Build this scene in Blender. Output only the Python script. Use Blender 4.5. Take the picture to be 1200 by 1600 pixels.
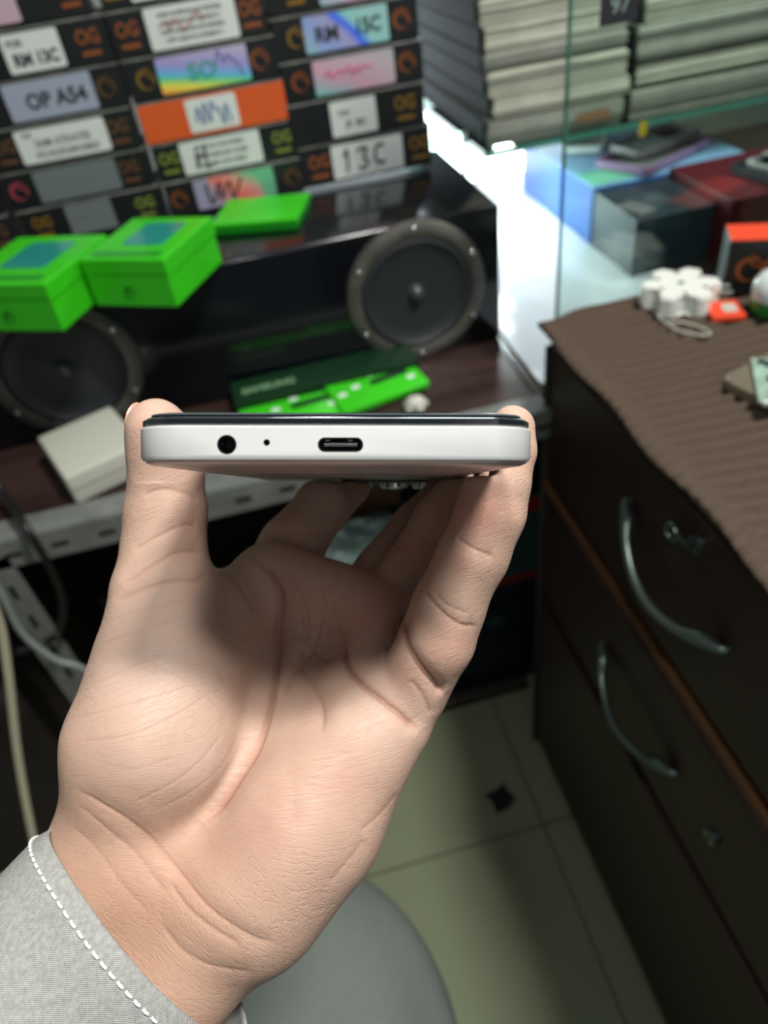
import bpy, bmesh, math, random
import numpy as np
from mathutils import Vector, Matrix, Euler
random.seed(7)
for o in list(bpy.data.objects):
    bpy.data.objects.remove(o)
S = bpy.context.scene
C = S.collection
PI = math.pi

# ---------------------------------------------------------------- camera, world, lights, exposure
F = 1127.0                                     # focal length in pixels of the 1200 x 1600 frame
DN = np.array([200., 1260., F]); DN /= np.linalg.norm(DN)          # world down, in camera axes (right, down, forward)
AY = np.array([-347., -950., F]); AY -= DN * (AY @ DN); AY /= np.linalg.norm(AY)
AX = np.cross(DN, AY)
if AX[0] < 0: AX = -AX
CAM_H = 1.2
R3 = np.array([AX, AY, -DN])                   # world = R3 @ camera-vector


def ray(u, v):
    return R3 @ (np.array([u - 600., v - 800., F]) / F)


def at(u, v, ax, val):
    r = ray(u, v); o = np.array([0, 0, CAM_H]); t = (val - o[ax]) / r[ax]
    return Vector(o + t * r)


def cw(p):                                     # camera-frame millimetres (right, down, forward) -> world
    return Vector(R3 @ (np.array(p, float) * .001) + np.array([0, 0, CAM_H]))


cd = bpy.data.cameras.new('camera'); cam = bpy.data.objects.new('camera', cd); C.objects.link(cam)
right, up, fwd = R3 @ [1, 0, 0], R3 @ [0, -1, 0], R3 @ [0, 0, 1]
M = Matrix(((right[0], up[0], -fwd[0], 0), (right[1], up[1], -fwd[1], 0), (right[2], up[2], -fwd[2], CAM_H), (0, 0, 0, 1)))
cam.matrix_world = M
cd.sensor_fit = 'VERTICAL'; cd.sensor_height = 36; cd.sensor_width = 27
cd.lens = F / 1600 * 36
cd.clip_start = .01; cd.clip_end = 30
cd.dof.use_dof = True; cd.dof.focus_distance = .165; cd.dof.aperture_fstop = 12.5
S.camera = cam

w = bpy.data.worlds.new('room_light'); S.world = w; w.use_nodes = True
bg = w.node_tree.nodes['Background']; bg.inputs[0].default_value = (.80, .93, 1.0, 1); bg.inputs[1].default_value = .06


def area(name, loc, target, sx, sy, power, col):
    l = bpy.data.lights.new(name, 'AREA'); l.shape = 'RECTANGLE'; l.size = sx; l.size_y = sy
    l.energy = power; l.color = col
    o = bpy.data.objects.new(name, l); C.objects.link(o); o.location = loc
    d = Vector(target) - Vector(loc); o.rotation_euler = d.to_track_quat('-Z', 'Y').to_euler()
    return o


area('ceiling_light', (.68, -.10, 2.65), (.1, .3, 0.8), .12, .36, 36, (1.0, .97, .93))
area('hand_key', (.02, .045, 1.52), (-.02, .12, 1.05), .05, .05, 1.2, (1.0, .97, .94))  # unseen lamp added close above the hand to set its light and shadow
area('hand_fill', (.30, -1.1, 1.6), (.0, .4, .95), .8, 1.0, 1.5, (.93, .97, 1.0))  # unseen fill added behind the camera to lift the hand's shadow side
area('glare_fill', (.40, 1.16, .862), (.43, 1.1, .72), .05, .20, 1.1, (.88, .97, 1.0))  # hidden fill added under the glass shelf to whiten the table below
area('carton_fill', (.72, .90, 1.35), (.68, .98, .8), .35, .05, 2.4, (.92, .98, 1.0))  # fill added above the cartons to brighten their tops, no fixture there
S.view_settings.view_transform = 'Standard'; S.view_settings.look = 'None'
S.view_settings.gamma = 1; S.view_settings.use_curve_mapping = False
S.view_settings.exposure = .35

# ---------------------------------------------------------------- materials
def lin(c):
    return tuple(((x / 255) / 12.92 if x <= 10 else (((x / 255) + .055) / 1.055) ** 2.4) for x in c) + (1,)


def mat(name, rgb, rough=.5, metal=0, bump=0, bscale=200, var=0, vscale=8, coat=0, emit=0, spec=.5, alpha=1, trans=0):
    m = bpy.data.materials.new(name); m.use_nodes = True; nt = m.node_tree; b = nt.nodes['Principled BSDF']
    col = lin(rgb); b.inputs['Base Color'].default_value = col
    b.inputs['Roughness'].default_value = rough; b.inputs['Metallic'].default_value = metal
    b.inputs['Coat Weight'].default_value = coat; b.inputs['Coat Roughness'].default_value = .1
    b.inputs['Specular IOR Level'].default_value = spec
    b.inputs['Transmission Weight'].default_value = trans; b.inputs['Alpha'].default_value = alpha
    tc = nt.nodes.new('ShaderNodeTexCoord')
    if emit:
        b.inputs['Emission Color'].default_value = col; b.inputs['Emission Strength'].default_value = emit
    if var:
        n = nt.nodes.new('ShaderNodeTexNoise'); n.inputs['Scale'].default_value = vscale; n.inputs['Detail'].default_value = 5
        r = nt.nodes.new('ShaderNodeValToRGB')
        r.color_ramp.elements[0].position = .3; r.color_ramp.elements[1].position = .7
        r.color_ramp.elements[0].color = tuple(c * (1 - var) for c in col[:3]) + (1,)
        r.color_ramp.elements[1].color = tuple(min(1, c * (1 + var)) for c in col[:3]) + (1,)
        nt.links.new(tc.outputs['Object'], n.inputs['Vector']); nt.links.new(n.outputs['Fac'], r.inputs['Fac'])
        nt.links.new(r.outputs['Color'], b.inputs['Base Color'])
    if bump:
        n = nt.nodes.new('ShaderNodeTexNoise'); n.inputs['Scale'].default_value = bscale; n.inputs['Detail'].default_value = 3
        bp = nt.nodes.new('ShaderNodeBump'); bp.inputs['Strength'].default_value = bump; bp.inputs['Distance'].default_value = .002
        nt.links.new(tc.outputs['Object'], n.inputs['Vector']); nt.links.new(n.outputs['Fac'], bp.inputs['Height'])
        nt.links.new(bp.outputs['Normal'], b.inputs['Normal'])
    return m


def wood(name, c1, c2, rough=.35, scale=6, coat=0, sx=1, sy=8, sz=8):
    m = mat(name, c1, rough, coat=coat); nt = m.node_tree; b = nt.nodes['Principled BSDF']
    tc = nt.nodes.new('ShaderNodeTexCoord'); mp = nt.nodes.new('ShaderNodeMapping'); mp.inputs['Scale'].default_value = (sx, sy, sz)
    n = nt.nodes.new('ShaderNodeTexNoise'); n.inputs['Scale'].default_value = scale; n.inputs['Detail'].default_value = 8
    r = nt.nodes.new('ShaderNodeValToRGB'); r.color_ramp.elements[0].color = lin(c1); r.color_ramp.elements[1].color = lin(c2)
    r.color_ramp.elements[0].position = .35; r.color_ramp.elements[1].position = .75
    nt.links.new(tc.outputs['Object'], mp.inputs[0]); nt.links.new(mp.outputs[0], n.inputs['Vector'])
    nt.links.new(n.outputs['Fac'], r.inputs[0]); nt.links.new(r.outputs[0], b.inputs['Base Color'])
    return m


def holo(name, stops, rough=.3, sx=12, sz=25, dist=.6):
    m = mat(name, (200, 200, 200), rough, metal=.25); nt = m.node_tree; b = nt.nodes['Principled BSDF']
    tc = nt.nodes.new('ShaderNodeTexCoord'); mp = nt.nodes.new('ShaderNodeMapping')
    mp.inputs['Scale'].default_value = (sx, 1, sz); mp.inputs['Location'].default_value = (.5, 0, .5)
    n = nt.nodes.new('ShaderNodeTexNoise'); n.inputs['Scale'].default_value = 1.6; n.inputs['Detail'].default_value = 2
    g = nt.nodes.new('ShaderNodeSeparateXYZ')
    ad = nt.nodes.new('ShaderNodeMath'); ad.operation = 'MULTIPLY_ADD'; ad.inputs[1].default_value = dist
    r = nt.nodes.new('ShaderNodeValToRGB')
    nt.links.new(tc.outputs['Object'], mp.inputs[0]); nt.links.new(mp.outputs[0], n.inputs['Vector']); nt.links.new(mp.outputs[0], g.inputs[0])
    mx = nt.nodes.new('ShaderNodeMath'); mx.operation = 'ADD'
    nt.links.new(g.outputs['X'], mx.inputs[0]); nt.links.new(g.outputs['Z'], mx.inputs[1])
    hf = nt.nodes.new('ShaderNodeMath'); hf.operation = 'MULTIPLY'; hf.inputs[1].default_value = .5
    nt.links.new(mx.outputs[0], hf.inputs[0])
    nt.links.new(n.outputs['Fac'], ad.inputs[0]); nt.links.new(hf.outputs[0], ad.inputs[2])
    sb = nt.nodes.new('ShaderNodeMath'); sb.operation = 'SUBTRACT'; sb.inputs[1].default_value = dist * .5
    nt.links.new(ad.outputs[0], sb.inputs[0]); nt.links.new(sb.outputs[0], r.inputs[0]); nt.links.new(r.outputs[0], b.inputs['Base Color'])
    el = r.color_ramp.elements
    while len(el) > 1: el.remove(el[-1])
    el[0].position = stops[0][0]; el[0].color = lin(stops[0][1])
    for p, c in stops[1:]:
        e = el.new(p); e.color = lin(c)
    return m


def glass_mat(name, tint, fac=.08, rough=.02):
    m = bpy.data.materials.new(name); m.use_nodes = True; nt = m.node_tree; nt.nodes.clear()
    o = nt.nodes.new('ShaderNodeOutputMaterial'); t = nt.nodes.new('ShaderNodeBsdfTransparent'); g = nt.nodes.new('ShaderNodeBsdfGlossy')
    mx = nt.nodes.new('ShaderNodeMixShader'); fr = nt.nodes.new('ShaderNodeFresnel'); fr.inputs[0].default_value = 1.45
    ad = nt.nodes.new('ShaderNodeMath'); ad.operation = 'ADD'; ad.inputs[1].default_value = fac
    t.inputs[0].default_value = tint + (1,); g.inputs['Roughness'].default_value = rough
    nt.links.new(fr.outputs[0], ad.inputs[0]); nt.links.new(ad.outputs[0], mx.inputs[0])
    nt.links.new(t.outputs[0], mx.inputs[1]); nt.links.new(g.outputs[0], mx.inputs[2]); nt.links.new(mx.outputs[0], o.inputs[0])
    return m


def emis(name, rgb, st):
    m = bpy.data.materials.new(name); m.use_nodes = True; nt = m.node_tree; nt.nodes.clear()
    o = nt.nodes.new('ShaderNodeOutputMaterial'); e = nt.nodes.new('ShaderNodeEmission')
    e.inputs[0].default_value = lin(rgb); e.inputs[1].default_value = st; nt.links.new(e.outputs[0], o.inputs[0])
    return m


MT = {}
MT['black_card'] = mat('black_card', (24, 27, 28), .35, bump=.05, var=.15, vscale=20)
MT['orange_card'] = mat('orange_card', (205, 84, 32), .5)
MT['edge_card'] = mat('worn_card', (120, 122, 116), .7, var=.3, vscale=60)
MT['white_label'] = mat('white_label', (206, 212, 208), .45)
MT['grey_label'] = mat('grey_label', (120, 130, 132), .35, metal=.3)
MT['lav_label'] = mat('lavender_silver_label', (165, 172, 192), .3, metal=.2)
MT['gold'] = mat('gold_print', (140, 108, 42), .4, metal=.3)
MT['orange_print'] = mat('orange_print', (142, 80, 44), .4, metal=.2)
MT['brown_print'] = mat('brown_print', (92, 62, 38), .5)
MT['green_print'] = mat('green_gold_print', (112, 128, 52), .5)
MT['ink'] = mat('black_ink', (38, 40, 46), .6)
MT['grey_ink'] = mat('grey_ink', (95, 98, 98), .6)
MT['red_ink'] = mat('red_ink', (160, 60, 72), .6)
MT['pink_ink'] = mat('pink_ink', (205, 96, 140), .6)
MT['blue_ink'] = mat('blue_ink', (52, 92, 150), .6)
MT['teal_ink'] = mat('teal_ink', (60, 150, 140), .6)
MT['rainbow'] = holo('rainbow_foil', [(0, (250, 150, 90)), (.15, (245, 235, 90)), (.3, (110, 220, 150)), (.42, (110, 190, 240)), (.6, (170, 160, 220)), (1, (200, 190, 215))], sx=6, sz=40, dist=.15)
MT['blue_foil'] = holo('blue_foil', [(0, (160, 215, 190)), (.3, (150, 170, 225)), (.46, (165, 165, 205)), (.52, (60, 110, 250)), (.58, (150, 210, 205)), (1, (165, 195, 195))], sx=11, sz=10, dist=.2)
MT['pink_foil'] = holo('pink_foil', [(0, (90, 225, 150)), (.18, (150, 190, 200)), (.4, (215, 170, 190)), (.7, (200, 185, 192)), (1, (160, 180, 178))], sx=8, sz=20, dist=.3)
MT['red_foil'] = holo('red_green_foil', [(0, (175, 165, 205)), (.35, (165, 165, 190)), (.48, (245, 120, 110)), (.56, (230, 150, 150)), (.66, (110, 190, 150)), (1, (120, 180, 160))], sx=11, sz=8, dist=.5)
MT['green'] = mat('bright_green_card', (52, 186, 24), .32, var=.08, vscale=10)
MT['green_dark'] = mat('deep_green_card', (24, 140, 30), .3)
MT['dark_green'] = mat('dark_green_card', (8, 42, 20), .4)
MT['teal'] = mat('teal_print', (30, 130, 120), .2)
MT['gloss_black'] = mat('gloss_black_speaker', (10, 13, 17), .16, coat=.3, spec=.5)
MT['cone'] = mat('speaker_cone', (38, 42, 45), .5, bump=.1, bscale=80)
MT['ring'] = mat('speaker_ring', (92, 90, 84), .42, metal=.4, bump=.15, bscale=120, var=.3, vscale=40)
MT['rubber'] = mat('black_rubber', (14, 15, 16), .6)
MT['chrome'] = mat('chrome', (215, 220, 220), .15, metal=1)
MT['table'] = wood('dark_table_wood', (40, 28, 26), (66, 50, 46), .28, 5, .1)
MT['cabinet'] = wood('maroon_cabinet_wood', (36, 17, 17), (48, 25, 23), .5, 4, 0, 8, 1, 8)
MT['strip'] = wood('bare_wood_edge', (96, 60, 36), (130, 84, 50), .6, 6, 0, 8, 1, 8)
MT['dark_gap'] = mat('dark_recess', (14, 12, 11), .9)
MT['cloth'] = mat('brown_ribbed_cloth', (88, 76, 65), .95, bump=.5, bscale=700, var=.12, vscale=300, spec=.1)
MT['angle'] = mat('grey_slotted_steel', (118, 122, 118), .5, metal=.2, var=.2, vscale=40)
MT['handle'] = mat('aged_nickel_handle', (112, 126, 122), .3, metal=.85)
MT['cream'] = mat('cream_plastic', (186, 188, 174), .5)
MT['white_plastic'] = mat('white_plastic', (226, 230, 222), .35)
MT['red_card'] = mat('red_orange_card', (232, 76, 44), .45)
MT['maroon_card'] = mat('maroon_card', (104, 26, 38), .4)
MT['blue_card'] = mat('blue_card', (58, 108, 188), .35)
MT['lightblue_card'] = mat('light_blue_card', (150, 195, 235), .3)
MT['mint'] = mat('mint_print', (120, 200, 165), .4)
MT['slate'] = mat('slate_card', (50, 66, 74), .3, var=.3, vscale=15)
MT['purple_plastic'] = mat('lilac_plastic', (170, 130, 175), .25)
MT['silver'] = mat('silver_plastic', (170, 168, 170), .25, metal=.5)
MT['paper'] = mat('grey_cream_paper', (140, 140, 124), .8, var=.12, vscale=25, bump=.2, bscale=60)
MT['paper2'] = mat('grey_paper', (112, 114, 102), .8, var=.15, vscale=30)
MT['side_shade'] = mat('dark_side_shade', (24, 31, 29), .7, var=.4, vscale=12, spec=.1)
MT['glare_white'] = mat('table_glare_white', (226, 232, 236), .22, bump=.25, bscale=14, var=.05)
MT['glass'] = glass_mat('clear_glass', (.86, .93, .89), .0)
MT['glass_edge'] = mat('green_glass_edge', (70, 130, 112), .15, spec=.6)
MT['clear'] = glass_mat('clear_plastic', (.80, .80, .74), .04, .1)
MT['navy'] = mat('navy_card', (14, 24, 38), .4)
MT['red_dark'] = mat('dark_red_print', (130, 22, 28), .5)
MT['teal_dark'] = mat('dark_teal_card', (40, 66, 66), .5)
MT['cardboard'] = mat('brown_cardboard', (128, 96, 62), .8)
MT['bag'] = mat('grey_green_plastic_bag', (118, 140, 134), .3, bump=.6, bscale=40, var=.3, vscale=30)
MT['cable_black'] = mat('black_cable', (18, 20, 20), .45)
MT['cable_white'] = mat('cream_cable', (180, 176, 150), .5)
MT['cable_grey'] = mat('grey_cable', (130, 136, 132), .45)
MT['pcb'] = mat('green_white_board', (150, 178, 160), .4, var=.3, vscale=60)
MT['wall'] = mat('painted_wall', (150, 152, 142), .8, var=.08, vscale=3)
MT['ceil'] = mat('ceiling_paint', (200, 200, 195), .9)
MT['daylight'] = emis('daylight_pane', (235, 248, 255), 5)
MT['tube'] = emis('lamp_tube', (180, 255, 240), 5)
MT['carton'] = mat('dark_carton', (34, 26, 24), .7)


# ---------------------------------------------------------------- mesh helpers
def xf(bm, vs, loc=(0, 0, 0), rot=(0, 0, 0)):
    m = Matrix.Translation(loc) @ Euler(rot).to_matrix().to_4x4()
    bmesh.ops.transform(bm, matrix=m, verts=vs)


def box(bm, c, s, bev=0, rot=(0, 0, 0), seg=2):
    r = bmesh.ops.create_cube(bm, size=1); vs = r['verts']
    bmesh.ops.scale(bm, vec=s, verts=vs)
    if bev:
        es = list({e for v in vs for e in v.link_edges})
        rb = bmesh.ops.bevel(bm, geom=es, offset=bev, segments=seg, profile=.5, affect='EDGES')
        vs = list(set(v for v in vs if v.is_valid) | set(rb['verts']))
    xf(bm, vs, c, rot)
    return vs


def cyl(bm, c, r, h, rot=(0, 0, 0), n=32, r2=None):
    q = bmesh.ops.create_cone(bm, cap_ends=True, segments=n, radius1=r, radius2=r if r2 is None else r2, depth=h)
    xf(bm, q['verts'], c, rot); return q['verts']


def ball(bm, c, s, n=20, rot=(0, 0, 0)):
    q = bmesh.ops.create_uvsphere(bm, u_segments=n, v_segments=n // 2 + 2, radius=1)
    bmesh.ops.scale(bm, vec=s, verts=q['verts']); xf(bm, q['verts'], c, rot); return q['verts']


def lathe(bm, prof, n=48, closed=False):
    """prof: (radius, height) about local Z"""
    rings = []
    for r, h in prof:
        if r < 1e-6: rings.append([bm.verts.new((0, 0, h))])
        else: rings.append([bm.verts.new((r * math.cos(2 * PI * k / n), r * math.sin(2 * PI * k / n), h)) for k in range(n)])
    prs = list(zip(rings, rings[1:])) + ([(rings[-1], rings[0])] if closed else [])
    for a, b in prs:
        for k in range(n):
            k2 = (k + 1) % n
            if len(a) == 1 and len(b) == 1: continue
            if len(a) == 1: bm.faces.new((a[0], b[k], b[k2]))
            elif len(b) == 1: bm.faces.new((a[k], b[0], a[k2]))
            else: bm.faces.new((a[k], b[k], b[k2], a[k2]))
    return [v for r in rings for v in r]


def smooth_path(pts, n=8):
    P = [Vector(p) for p in pts]; out = []
    Q = [P[0] * 2 - P[1]] + P + [P[-1] * 2 - P[-2]]
    for i in range(1, len(Q) - 2):
        for k in range(n):
            t = k / n
            out.append(.5 * ((2 * Q[i]) + (-Q[i - 1] + Q[i + 1]) * t + (2 * Q[i - 1] - 5 * Q[i] + 4 * Q[i + 1] - Q[i + 2]) * t * t
                             + (-Q[i - 1] + 3 * Q[i] - 3 * Q[i + 1] + Q[i + 2]) * t ** 3))
    out.append(P[-1]); return out


def tube(bm, pts, r, n=12, smooth=8, radii=None):
    P = smooth_path(pts, smooth) if smooth else [Vector(p) for p in pts]
    rings = []; nrm = None
    for i, p in enumerate(P):
        t = (P[min(i + 1, len(P) - 1)] - P[max(i - 1, 0)]).normalized()
        if nrm is None:
            nrm = t.orthogonal().normalized()
        nrm = (nrm - t * nrm.dot(t)).normalized(); b = t.cross(nrm)
        rr = r if radii is None else radii(i / (len(P) - 1))
        rings.append([bm.verts.new(p + (nrm * math.cos(2 * PI * k / n) + b * math.sin(2 * PI * k / n)) * rr) for k in range(n)])
    for a, b in zip(rings, rings[1:]):
        for k in range(n): bm.faces.new((a[k], a[(k + 1) % n], b[(k + 1) % n], b[k]))
    bm.faces.new(rings[0][::-1]); bm.faces.new(rings[-1])


def prism(bm, poly, h0, h1):
    a = [bm.verts.new((x, y, h0)) for x, y in poly]; b = [bm.verts.new((x, y, h1)) for x, y in poly]
    n = len(poly)
    bm.faces.new(a[::-1]); bm.faces.new(b)
    for k in range(n): bm.faces.new((a[k], a[(k + 1) % n], b[(k + 1) % n], b[k]))
    return a + b


def rrect(w_, h_, r, n=8):
    out = []
    for cx, cy, a0 in ((w_ / 2 - r, h_ / 2 - r, 0), (-w_ / 2 + r, h_ / 2 - r, 90), (-w_ / 2 + r, -h_ / 2 + r, 180), (w_ / 2 - r, -h_ / 2 + r, 270)):
        for k in range(n + 1):
            a = math.radians(a0 + 90 * k / n); out.append((cx + r * math.cos(a), cy + r * math.sin(a)))
    return out


def rslab(bm, W, L, r, prof, n=10):
    """rounded-rectangle slab; prof = [(inset, z)...] from bottom to top"""
    rings = []
    for ins, z in prof:
        rings.append([bm.verts.new((x, y, z)) for x, y in rrect(W - 2 * ins, L - 2 * ins, max(r - ins, .0002), n)])
    m = len(rings[0])
    for a, b in zip(rings, rings[1:]):
        for k in range(m): bm.faces.new((a[k], a[(k + 1) % m], b[(k + 1) % m], b[k]))
    bm.faces.new(rings[0][::-1]); bm.faces.new(rings[-1])


def obj(name, bm, m, parent=None, smooth=False, loc=None, rot=None):
    if isinstance(bm, bpy.types.Mesh): me = bm
    else:
        bmesh.ops.recalc_face_normals(bm, faces=bm.faces[:])
        me = bpy.data.meshes.new(name); bm.to_mesh(me); bm.free()
    if not me.materials: me.materials.append(MT[m] if isinstance(m, str) else m)
    if smooth:
        me.polygons.foreach_set('use_smooth', [True] * len(me.polygons))
        if smooth != 'all' and hasattr(me, 'set_sharp_from_angle'): me.set_sharp_from_angle(angle=math.radians(40))
    o = bpy.data.objects.new(name, me); C.objects.link(o)
    if parent: o.parent = parent
    if loc: o.location = loc
    if rot: o.rotation_euler = rot
    return o


def tag(o, label, cat, group=None, kind=None):
    if label: o['label'] = label
    if cat: o['category'] = cat
    if group: o['group'] = group
    if kind: o['kind'] = kind
    return o


def thing(name, label, cat, loc=(0, 0, 0), rot=(0, 0, 0), group=None):
    o = bpy.data.objects.new(name, None); C.objects.link(o); o.location = loc
    o.rotation_euler = rot if not isinstance(rot, (int, float)) else (0, 0, rot); o.empty_display_size = .02
    return tag(o, label, cat, group)


def struct(name, bm, m):
    o = obj(name, bm, m); o['kind'] = 'structure'; return o


def text(s, size, m, parent, loc, rot=(PI / 2, 0, 0), sx=1, name='print', align='CENTER', shear=0, bold=0):
    cu = bpy.data.curves.new('t', 'FONT'); cu.body = s; cu.size = size; cu.align_x = align; cu.align_y = 'CENTER'
    cu.extrude = .00015; cu.shear = shear; cu.resolution_u = 3; cu.offset = bold
    t = bpy.data.objects.new('t', cu); C.objects.link(t); bpy.context.view_layer.update()
    me = bpy.data.meshes.new_from_object(t.evaluated_get(bpy.context.evaluated_depsgraph_get()))
    bpy.data.objects.remove(t); bpy.data.curves.remove(cu)
    me.name = name; me.materials.clear()
    o = obj(name, me, m, parent, loc=loc, rot=rot); o.scale = (sx, 1, 1); return o


def nb(): return bmesh.new()


# ---------------------------------------------------------------- setting
bm = nb(); box(bm, (0, .6, -.02), (3.2, 3.0, .04))
fl = struct('floor', bm, mat('floor_tiles', (150, 160, 132), .6, spec=.3))
nt = fl.data.materials[0].node_tree; b_ = nt.nodes['Principled BSDF']
tc = nt.nodes.new('ShaderNodeTexCoord'); mp = nt.nodes.new('ShaderNodeMapping'); mp.inputs['Location'].default_value = (-.245 + .4, -.5 + .4, 0)
br = nt.nodes.new('ShaderNodeTexBrick'); br.offset = 0; br.squash = 1
br.inputs['Color1'].default_value = lin((132, 141, 112)); br.inputs['Color2'].default_value = lin((126, 136, 106))
br.inputs['Mortar'].default_value = lin((88, 92, 74)); br.inputs['Scale'].default_value = 1
br.inputs['Mortar Size'].default_value = .0022; br.inputs['Brick Width'].default_value = .4; br.inputs['Row Height'].default_value = .4
nt.links.new(tc.outputs['Object'], mp.inputs[0]); nt.links.new(mp.outputs[0], br.inputs[0]); nt.links.new(br.outputs['Color'], b_.inputs['Base Color'])
# back wall around a window opening
bm = nb()
box(bm, (-.75, 1.66, 1.3), (1.7, .08, 2.6)); box(bm, (1.19, 1.66, 1.3), (.82, .08, 2.6))
box(bm, (.44, 1.66, .25), (.68, .08, .5)); box(bm, (.44, 1.66, 2.0), (.68, .08, 1.2))
struct('wall_back', bm, 'wall')
bm = nb(); box(bm, (-1.62, .6, 1.3), (.04, 2.2, 2.6)); struct('wall_left', bm, 'wall')
bm = nb()
for cx, cz, sx_, sz_ in ((.12, .95, .04, .9), (.76, .95, .04, .9), (.44, .52, .66, .04), (.44, 1.38, .66, .04)):
    box(bm, (cx, 1.64, cz), (sx_, .03, sz_))
wf = struct('window_1', bm, 'white_plastic')
bm = nb(); box(bm, (.44, 1.65, .95), (.60, .006, .84)); obj('pane', bm, 'daylight', wf)

# ---------------------------------------------------------------- table on a slotted-steel rack
TZ = .72
t = thing('work_table', 'dark glossy wooden counter table with grey slotted steel front edge under the speaker', 'table', (-.2, 1.0, 0))
T0 = Vector((-.2, 1.0, 0))
bm = nb(); box(bm, Vector((-.3575, 1.035, TZ - .0125)) - T0, (1.285, .79, .0245), .001); obj('table_top', bm, 'table', t)
bm = nb(); box(bm, Vector((-.355, .6375, TZ - .017)) - T0, (1.29, .003, .036)); box(bm, Vector((-.355, .655, TZ + .001)) - T0, (1.29, .034, .002))
e = obj('front_rail', bm, 'angle', t)
for k in range(26):
    bm = nb(); box(bm, Vector((-.97 + k * .05, .6355, TZ - .018)) - T0, (.018, .0012, .005), .0004); obj('slot', bm, 'dark_gap', e)
for x in (-.345,):
    bm = nb(); box(bm, Vector((x, .6375, .351)) - T0, (.036, .003, .70)); box(bm, Vector((x - .0165, .655, .351)) - T0, (.003, .034, .70))
    e = obj('leg', bm, 'angle', t)
    for k in range(13):
        bm = nb(); box(bm, Vector((x + .002, .6355, .05 + k * .05)) - T0, (.006, .0012, .020), .0004); obj('slot', bm, 'dark_gap', e)
for x in (-.95, .255):
    bm = nb(); box(bm, Vector((x, 1.38, .3475)) - T0, (.036, .036, .695)); obj('leg', bm, 'angle', t)
t = thing('side_table', 'dark wooden side counter behind the cabinet carrying the cartons', 'table', (.8, 1.05, 0))
bm = nb(); box(bm, (-.0, .0, TZ - .0125), (1.027, .75, .0245), .001); obj('table_top', bm, 'table', t)
for x, y in ((-.47, .34), (.47, .34), (.47, -.34)):
    bm = nb(); box(bm, (x, y, .3475), (.036, .036, .69)); obj('leg', bm, 'angle', t)
# kick rail near the floor and the dark panel closing the back of the under-table space
bm = nb(); box(bm, (.0, .762, .014), (.64, .022, .026), .003); tag(obj('floor_rail', bm, wood('rail_wood', (40, 34, 30), (60, 52, 46), .4), None), 'dark rail lying on the floor tiles under the table front', 'rail')
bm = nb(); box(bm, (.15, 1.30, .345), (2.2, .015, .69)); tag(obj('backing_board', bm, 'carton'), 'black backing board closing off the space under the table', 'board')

# ---------------------------------------------------------------- speaker
SX0, SX1, SY0, SY1, SZ0, SZ1 = -.42, .297, .82, 1.075, TZ + .001, .893
sp = thing('speaker_box', 'wide gloss black twin speaker box standing on the dark table', 'speaker', ((SX0 + SX1) / 2, (SY0 + SY1) / 2, SZ0))
O = sp.location.copy()
bm = nb(); box(bm, (0, 0, (SZ1 - SZ0) / 2), (SX1 - SX0, SY1 - SY0, SZ1 - SZ0), .004, seg=3); obj('cabinet', bm, 'gloss_black', sp, True)
for cx in (.188, -.240):
    cz = .808; base = Vector((cx, SY0, cz)) - O
    bm = nb(); lathe(bm, [(.070, .001), (.070, .007), (.074, .009), (.080, .0085), (.086, .006), (.088, .001), (.088, 0), (.070, 0)], 64, True)
    q = obj('trim_ring', bm, 'ring', sp, True, base, (PI / 2, 0, 0))
    for k in range(6):
        a = 2 * PI * k / 6 + .5; bm = nb(); ball(bm, (.080 * math.cos(a), .080 * math.sin(a), .0085), (.0035, .0035, .0022), 12); obj('screw', bm, 'chrome', q, True)
    bm = nb(); lathe(bm, [(.070, .001), (.068, .006), (.064, .0075), (.060, .004), (.045, .002), (.03, .0008), (.018, .0003), (.0001, .0003)], 64)
    cn = obj('cone', bm, 'cone', sp, True, base, (PI / 2, 0, 0))
    bm = nb(); lathe(bm, [(.011, .0004), (.0100, .004), (.007, .0085), (.004, .0105), (.00001, .011)], 40)
    obj('dust_cap', bm, mat('dust_cap', (60, 64, 66), .18, coat=.5), cn, True)

# ---------------------------------------------------------------- stacks of phone-screen boxes
BW, BD = .176, .075


def swirl(bm, sc):
    for a0, a1, r, wd, cx, cz in ((20, 300, .011, .004, 0, 0), (-60, 120, .006, .003, .004, -.002), (100, 260, .005, .003, .004, .009)):
        n = 14; vi = []
        for k in range(n + 1):
            a = math.radians(a0 + (a1 - a0) * k / n); ww = wd * math.sin(PI * (k + .6) / (n + 1.2))
            for rr in (r - ww / 2, r + ww / 2): vi.append(bm.verts.new(((cx + rr * math.cos(a)) * sc, 0, (cz + rr * math.sin(a)) * sc)))
        for k in range(n): bm.faces.new((vi[2 * k], vi[2 * k + 1], vi[2 * k + 3], vi[2 * k + 2]))


def emblem(parent, kind, x, z, m, h):
    y = -BD / 2 - .0007
    if kind == 'og':
        o = text('OG', h * .44, m, parent, (x, y, z + h * .09), name='emblem', bold=.0005, sx=.85)
        bm = nb(); prism(bm, rrect(h * .56, h * .10, h * .04, 3), 0, .0003); obj('emblem_bar', bm, m, o, loc=(0, -h * .34, 0))
        return o
    bm = nb(); swirl(bm, h / .050)
    o = obj('emblem', bm, m, parent, loc=(x, y, z)); return o


def scribble(parent, pts, r, m, x, z):
    y = -.0008
    bm = nb(); tube(bm, [(px, 0, pz) for px, pz in pts], r, 6, 5)
    return obj('handwriting', bm, m, parent, True, (x, y, z))


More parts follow.
